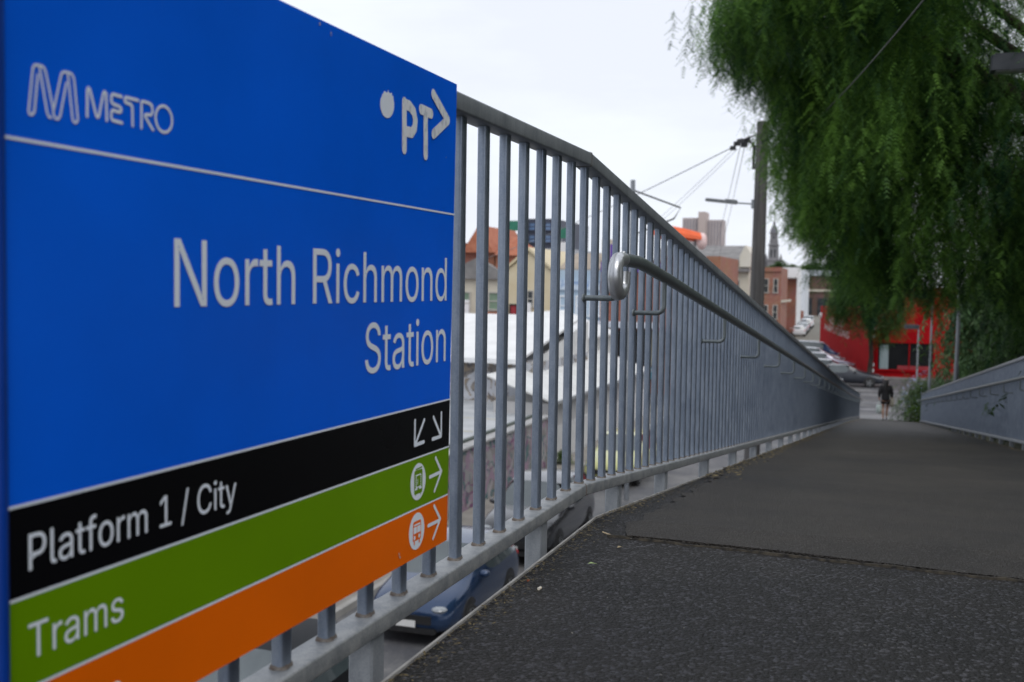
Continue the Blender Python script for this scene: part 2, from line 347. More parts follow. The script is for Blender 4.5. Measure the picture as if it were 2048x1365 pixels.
# newer overlay on the ramp, with a ragged edge; a few millimetres thick
def ragged(s): return .012 * math.sin(s * 23) + .010 * math.sin(s * 51 + 1) + .008 * math.sin(s * 97 + 2)
s_o = [-.25 + i * .05 for i in range(100)] + [5 + i for i in range(41)]
def ov_left(s): return E0 + max(.035, .125 - max(0, s) * .028) + ragged(s)
ov = deck_rows(s_o, ov_left, lambda s: E1 - .06, 5, .007)
nO = 6
for j in range(nO):                                  # slanted front end of the overlay, its joint skewed across the deck
    p = ov.v[j]; t = j / (nO - 1); ov.v[j] = P(-.20 - .14 * t + .012 * math.sin(j * 2.1), ov_left(0) + (E1 - .06 - ov_left(0)) * t, 0); ov.v[j].z = DECK + .007
fr = [Vector((ov.v[j].x, ov.v[j].y, DECK - .004)) for j in range(nO)]
base = len(ov.v); ov.add(fr, [])
for j in range(nO - 1): ov.f.append([j, base + j, base + j + 1, j + 1]); ov.m.append(0)
tag(ov.build('ramp_overlay', worn_asphalt), kind='structure')
# earthy joint between landing and overlay
b = MB(); jp = []
for i in range(60):
    t = i / 59; q = P(-.215 - .14 * t + .004 * math.sin(i * 1.9) + rng.uniform(-.004, .004), .12 + 2.2 * t, 0); jp.append((q.x, q.y, DECK + .001))
b.tube(jp, .006, 5, rs=[.0035 + .004 * rng.random() for _ in jp])
tag(b.build('joint_dirt', mat('joint_dirt', (.060, .050, .035), (.010, .009, .008), scale=45, rough=.95)), kind='structure')
# deck body, edge angle, piers
b = MB()
for a, c in ((-7, 0), (0, 45.2)):
    pts = [P(a, E0, 0), P(c - (1e-4 if c == 0 else 0), E0, 0), P(c - (1e-4 if c == 0 else 0), E1, 0), P(a, E1, 0)]
    zz = [deckz(a), deckz(c), deckz(c), deckz(a)]
    tp = [Vector((p.x, p.y, z - .006)) for p, z in zip(pts, zz)]; bt = [Vector((p.x, p.y, z - .32)) for p, z in zip(pts, zz)]
    b.add(tp + bt, [[0, 1, 2, 3], [7, 6, 5, 4], [0, 4, 5, 1], [1, 5, 6, 2], [2, 6, 7, 3], [3, 7, 4, 0]])
tag(b.build('ramp_slab', concrete), kind='structure')
b = MB(); pr = rrect(.006, .05, .002, 2); ss = [-7, -1e-4, .0] + [i * 2.0 for i in range(1, 23)]
pts = []; sds = []
for s in ss:
    p = P(s, E0, 0); pts.append(Vector((p.x, p.y, deckz(s) - .018))); sds.append(N1 if s < 0 else N2)
b.sweep(pts, pr, sds); tag(b.build('edge_angle', edge_m), kind='structure')
for s in (-4, 2, 8, 14, 20, 26, 32):
    b = MB(); b.rbox(s - .25, s + .25, .5, 1.9, GZ - .2, deckz(s) - .31 - SLOPE * .3); tag(b.build('ramp_pier', concrete), kind='structure')
# path carrying on from the foot of the ramp down to the road
b = MB()
zf = deckz(45.2)
b.add([W(45.2, -1.2, zf - .01), W(45.2, 3.2, zf - .01), W(56, 5.5, GZ), W(56, -3.5, GZ), W(45.2, -1.2, GZ - .3), W(45.2, 3.2, GZ - .3), W(56, 5.5, GZ - .3), W(56, -3.5, GZ - .3)],
      [[0, 1, 2, 3], [0, 4, 5, 1], [1, 5, 6, 2], [3, 7, 4, 0]])
tag(b.build('path', mat('pale_path', (.15, .15, .155), (.2, .2, .205), scale=1.1, rough=.9, bump=.2)), kind='structure')
# planted embankment to the right of the ramp
b = MB(); vs = []; fs = []; eo = [2.62, 3.4, 5.0, 8, 13, 22]; es = [-10, -4, 0, 6, 12, 18, 24, 30, 36, 42, 48, 54, 60]
for s in es:
    for j, o in enumerate(eo): vs.append(W(s, o, max(GZ - .03, min(deckz(s), 99) - .42 + (0 if j == 0 else .25 * j) + .12 * math.sin(s * 1.3 + o * 2)) if s < 50 else GZ - .03))
for i in range(len(es) - 1):
    for j in range(len(eo) - 1): fs.append([i * 6 + j, i * 6 + j + 1, (i + 1) * 6 + j + 1, (i + 1) * 6 + j])
b.add(vs, fs)
tag(b.build('embankment', mat('embankment_soil', (.035, .04, .02), (.07, .065, .035), scale=2.2, rough=.95, bump=.5, bscale=14), smooth=True), kind='structure')

# ------------------------------------------------------------------ railings
HB = .955
def baluster_mesh():
    b = MB(); c = (0, 0, -.035 - HB / 2)
    pf = rrect(.030, .0216, .0055, 3); hz_ = HB / 2 + .012; b.prism([Vector((x, y, c[2] - hz_)) for x, y in pf], (0, 0, 2 * hz_))
    b.cur = 1
    rr = random.Random(2); n = 12; lo = []; hi = []
    for k in range(n):
        a = 2 * math.pi * k / n + .2; q = 1 / max(abs(math.cos(a)), abs(math.sin(a)))
        lo.append(Vector((.0145 * q * math.cos(a) * rr.uniform(1.05, 1.3), .0132 * q * math.sin(a) * rr.uniform(.9, 1.2), -.9893)))
        hi.append(Vector((.0152 * q * math.cos(a), .0110 * q * math.sin(a), -.9850 + rr.uniform(0, .004))))
    b.add(lo + hi, [[k, (k + 1) % n, n + (k + 1) % n, n + k] for k in range(n)])
    return b.mesh('baluster', [galv, weld], smooth=50)
BAL = baluster_mesh()
def place_balusters(root, s_all, o_fn, individually):
    heads = []
    stuff = MB(); org = wloc(root)
    vco = [v.co.copy() for v in BAL.vertices]; fcs = [list(p.vertices) for p in BAL.polygons]; fmi = [p.material_index for p in BAL.polygons]
    for i, s in enumerate(s_all):
        p = P(s, o_fn(s), 0); hd = math.atan2(D1.y, D1.x) if s < 0 else HEAD
        if i < individually:
            o = bpy.data.objects.new('baluster', BAL); COL.objects.link(o); o.parent = root; o.location = p - org; o.rotation_euler = (0, 0, hd)
        else:
            Mr = Matrix.Translation(p) @ Matrix.Rotation(hd, 4, 'Z'); bb = len(stuff.v)
            stuff.v += [Mr @ v for v in vco]; stuff.f += [[bb + k for k in f] for f in fcs]; stuff.m += fmi
    if stuff.v:
        so = stuff.build('distant_balusters', [galv, weld], root); so['kind'] = 'stuff'
def rail_path(s_list, o_fn, h):
    pts = []; sds = []
    for s in s_list: pts.append(P(s, o_fn(s), h)); sds.append(N1 if s < 0 else N2)
    return pts, sds
def bracket(b, s, ob, oh, hb, ht):
    """J-shaped handrail bracket from a baluster (ob) out to the handrail (oh)"""
    sg = 1 if oh > ob else -1; r_ = .028; pts = [P(s, ob, hb), P(s, ob + sg * .01, hb)]
    for i in range(7):
        a = R(-90 + 15 * i); pts.append(P(s, oh - sg * r_ + sg * r_ * math.cos(a), hb + r_ + r_ * math.sin(a)))
    pts.append(P(s, oh, ht)); b.tube(pts, .0085, 8)
    b.lathe(P(s, ob, hb), [(.011, -.002), (.014, .003), (.009, .008)], 8, axis=(N2 * sg))
# left railing
lr = thing('metal_railing', 'long galvanised railing on the left, running from behind the blue sign down the ramp', 'railing', P(-2.2, -.03, -1.3))
OB = -.032
sp = [-3.2, -1e-4, 1e-4, .4] + [1 + 2 * i for i in range(23)]
b = MB()
pts, sds = rail_path(sp, lambda s: -.030, -.0205); b.sweep(pts, rrect(.054, .040, .0055, 3), sds)
b.build('top_rail', galv_rail, lr, smooth=50)
b = MB(); pts, sds = rail_path(sp, lambda s: -.030, -1.0065); b.sweep(pts, rrect(.058, .034, .0045, 3), sds)
b.build('bottom_rail', dusty, lr, smooth=50)
b = MB(); b.cur = 0                                  # mitred weld seams at the bend
rr = random.Random(8)
for hh, w_, h_ in ((-.0205, .055, .041), (-1.0065, .059, .035)):
    pr2 = rrect(w_, h_, .006, 3); pts = [P(0, -.030 + x, hh + y) for x, y in pr2]; pts.append(pts[0])
    b.tube(pts, .002, 5, rs=[.0006 + .0022 * rr.random() ** 2 for _ in pts]); b.build('weld_seam', weld, lr); b = MB()
bal_s = [.028 + .1414 * i for i in range(-22, 310)]
place_balusters(lr, bal_s, lambda s: OB, 100)
st_s = [-2.37, -1.38, -.39, .486, 1.346, 2.53] + [3.71 + 1.2 * i for i in range(34)]
for s in st_s:
    b = MB(); p = P(s, -.032, -1.19); b.box(p, D2, N2, UP, .026, .024, .172, bev=.004)
    b.rbox(s - .05, s + .05, -.010, .029, P(s, 0, -1.36).z, P(s, 0, -1.19).z)
    b.build('stanchion', galv_rail, lr)
OH = .090
hp = [(.02, -.315), (.12, -.3155), (.22, -.317), (.30, -.322), (.40, -.3305), (.55, -.3465), (.75, -.3655)] + [(s, -.285 - SLOPE * s) for s in (1.2, 2, 3, 5, 8, 12, 16, 20, 25, 27, 29, 31, 33, 35, 37, 39, 41, 43, 44.2)]
def Hp(s, o, h):                                     # height given absolutely below the top edge at the bend
    p = P(max(s, 0), o, 0)
    if s < 0: p = K + D2 * s + N2 * o
    return Vector((p.x, p.y, K.z + h))
b = MB(); b.tube([Hp(s, OH, h) for s, h in hp], .0205, 16)
hr = b.build('handrail', handmat, lr, smooth=60)
b = MB(); lp = [(.032, -.315)] + [(-.018 - .050 * math.sin(R(a)), -.365 + .050 * math.cos(R(a))) for a in range(0, 181, 15)] + [(.012, -.4148), (.045, -.405), (.058, -.385), (.060, -.35)]
b.tube([Hp(s, OH + (0 if i < 13 else -.004), h) for i, (s, h) in enumerate(lp)], .0212, 18)
b.build('handrail_end', alu, hr, smooth=60)
b = MB(); b.lathe(Hp(.035, OH, -.2945), [(.0075, -.002), (.0075, .001), (.006, .0035), (.003, .0048)], 12); b.build('rivet', alu, hr, smooth=50)
br_s = [-.03, .69, 2.29, 3.93, 5.48] + [7.05 + 1.6 * i for i in range(23)]
for s in br_s:
    b = MB()
    hb = -.430 if s < .1 else (-.488 if s < 1 else -.418 - SLOPE * s)
    if s < .5: hb_r, ht_r = -.430, -.34
    elif s < 1: hb_r, ht_r = -.488 + SLOPE * s, -.375 + SLOPE * s
    else: hb_r, ht_r = -.418, -.30
    bracket(b, max(s, .0005), -.022, OH, hb_r, ht_r)
    b.build('bracket', handmat, hr, smooth=50)
b = MB(); b.ball(P(-1.035, -.018, -.155), .004, .004, .008, 7, 5); b.ball(P(-1.033, -.019, -.168), .003, .003, .006, 7, 5)
b.build('paint_drip', white_paint, lr, smooth=True)
# right railing
rrl = thing('metal_railing', 'galvanised railing on the right side of the ramp in front of the trees', 'railing', P(9, 2.45, -1.3))
OR = lambda s: 2.44 - .0022 * max(0, s - 10)
sp2 = [3 + 2 * i for i in range(19)]
b = MB(); pts, sds = rail_path(sp2, lambda s: OR(s), -.0205); b.sweep(pts, rrect(.056, .040, .009, 4), sds); b.build('top_rail', galv_rail, rrl, smooth=50)
b = MB(); pts, sds = rail_path(sp2, lambda s: OR(s), -1.0065); b.sweep(pts, rrect(.062, .036, .007, 3), sds); b.build('bottom_rail', galv_rail, rrl, smooth=50)
b2_s = [9 + .1413 * i for i in range(213)] + [3.05 + .1413 * i for i in range(42)]
place_balusters(rrl, b2_s, lambda s: OR(s) + .002, 100)
for i in range(31):
    s = 3.2 + 1.2 * i; b = MB(); b.box(P(s, OR(s), -1.22), D2, N2, UP, .026, .024, .20, bev=.004); b.build('stanchion', galv_rail, rrl)
b = MB(); b.tube([P(s, OR(s) - .12, -.285) for s in [3 + 1.0 * i for i in range(37)]], .0205, 12); hr2 = b.build('handrail', handmat, rrl, smooth=60)
for i in range(23):
    s = 3.6 + 1.6 * i; b = MB(); bracket(b, s, OR(s) - .012, OR(s) - .12, -.418, -.30); b.build('bracket', handmat, hr2, smooth=50)
# ------------------------------------------------------------------ the station sign
SG = 0.9930                                          # sign face stands 6 mm in front of the rail faces
C0 = Vector((0, 0, CAMZ))
def S(s, h, lift=0.0):
    p = K + D1 * s; p = Vector((p.x, p.y, K.z + h)); p = C0 + (p - C0) * SG
    return p + N1 * lift
def mat_film(name, c, rough=.28, var=.09):
    m, t, b = new_mat(name); N = t.nodes; Lk = t.links.new
    tcn = N.new('ShaderNodeTexCoord'); n = N.new('ShaderNodeTexNoise'); n.inputs['Scale'].default_value = 3.0; n.inputs['Detail'].default_value = 7; Lk(tcn.outputs['Object'], n.inputs['Vector'])
    r = N.new('ShaderNodeValToRGB'); e = r.color_ramp.elements; e[0].position = .3; e[1].position = .7
    e[0].color = (*[x * (1 - var) for x in c], 1); e[1].color = (*[min(1, x * (1 + var)) for x in c], 1); Lk(n.outputs['Fac'], r.inputs['Fac']); Lk(r.outputs['Color'], b.inputs['Base Color'])
    # fine scratches and dust specks worn into the film
    sm = N.new('ShaderNodeMapping'); sm.inputs['Scale'].default_value = (1.0, 1.0, .06); sm.inputs['Rotation'].default_value = (.25, .2, 0); Lk(tcn.outputs['Object'], sm.inputs['Vector'])
    sc_ = N.new('ShaderNodeTexNoise'); sc_.inputs['Scale'].default_value = 75; sc_.inputs['Detail'].default_value = 3; Lk(sm.outputs[0], sc_.inputs['Vector'])
    sr_ = N.new('ShaderNodeValToRGB'); se = sr_.color_ramp.elements; se[0].position = .715; se[0].color = (0, 0, 0, 1); se[1].position = .76; se[1].color = (.35, .35, .35, 1); Lk(sc_.outputs['Fac'], sr_.inputs['Fac'])
    mxs = N.new('ShaderNodeMix'); mxs.data_type = 'RGBA'; Lk(sr_.outputs['Color'], mxs.inputs[0]); Lk(r.outputs['Color'], mxs.inputs[6]); mxs.inputs[7].default_value = (*[x * .7 + .10 for x in c], 1); Lk(mxs.outputs[2], b.inputs['Base Color'])
    n2 = N.new('ShaderNodeTexNoise'); n2.inputs['Scale'].default_value = 700; n2.inputs['Detail'].default_value = 2; Lk(tcn.outputs['Object'], n2.inputs['Vector'])
    bp = N.new('ShaderNodeBump'); bp.inputs['Strength'].default_value = .06; bp.inputs['Distance'].default_value = .001; Lk(n2.outputs['Fac'], bp.inputs['Height']); Lk(bp.outputs['Normal'], b.inputs['Normal'])
    mr = N.new('ShaderNodeMapRange'); mr.inputs[3].default_value = rough - .06; mr.inputs[4].default_value = rough + .14; Lk(n.outputs['Fac'], mr.inputs[0]); Lk(mr.outputs[0], b.inputs['Roughness'])
    b.inputs['Specular IOR Level'].default_value = .14
    MATS[name] = m; return m
blue = mat_film('blue_film', (.0, .122, .80)); blackf = mat_film('black_film', (.003, .003, .004), .22); greenf = mat_film('green_film', (.135, .285, .0)); orangef = mat_film('orange_film', (.86, .145, .0))
whitef = mat_film('white_film', (.80, .85, .93), .4, .05); worn_white = mat('worn_white_film', (.80, .82, .86), (.58, .61, .66), scale=130, rough=.5, lo=.5, hi=.62, stretch=(1, 1, .4))
edge_blue = mat('sign_edge', (.0, .035, .26), (.0, .04, .3), scale=10, rough=.35)
alu_back = mat('sign_back', (.4, .4, .41), (.5, .5, .5), scale=8, rough=.5, metal=.5)
sign = thing('station_sign', 'large blue station sign with black, green and orange bands fixed to the left railing', 'sign', S(-1.67, -.92, -.003))
SL, ST = -2.262, .009
def rgt(h): return -1.0618 + (.009 - h) * -.0287       # its right edge leans a little
def plate(name, h0, h1, lift0, lift1, m, l=SL, parent=sign, r=None):
    b = MB(); c = [(l, h0), ((r if r is not None else rgt(h0)), h0), ((r if r is not None else rgt(h1)), h1), (l, h1)]
    f = [S(s, h, lift1) for s, h in c]; k_ = [S(s, h, lift0) for s, h in c]
    b.add(f, [[0, 1, 2, 3]]); b.cur = 1; b.add(f + k_, [[4, 7, 6, 5], [0, 4, 5, 1], [1, 5, 6, 2], [2, 6, 7, 3], [3, 7, 4, 0]])
    return b.build(name, [m, edge_blue], parent)
BB = [(-.628, -.725, blackf, 'black_band'), (-.725, -.8225, greenf, 'green_band'), (-.8225, -.9185, orangef, 'orange_band')]
panel = plate('panel', -.9163, ST, -.0055, 0, blue)
for t, bt_, m, nm in BB: plate('band', bt_ + .0018, t, .0002, .0005, m, l=SL + .016)
for h in (-.2535, -.6282, -.7248, -.8226):
    w_ = .0017 if h > -.3 else .0016
    b = MB(); b.poly([S(SL + .016, h - w_, .0008), S(rgt(h) - .0005, h - w_, .0008), S(rgt(h) - .0005, h + w_, .0008), S(SL + .016, h + w_, .0008)]); b.build('divider', whitef, sign)
b = MB(); b.tube([S(SL + .008, -.9165, -.002), S(SL + .008, ST, -.002)], .0085, 10); b.build('edge_trim', edge_blue, sign, smooth=True)
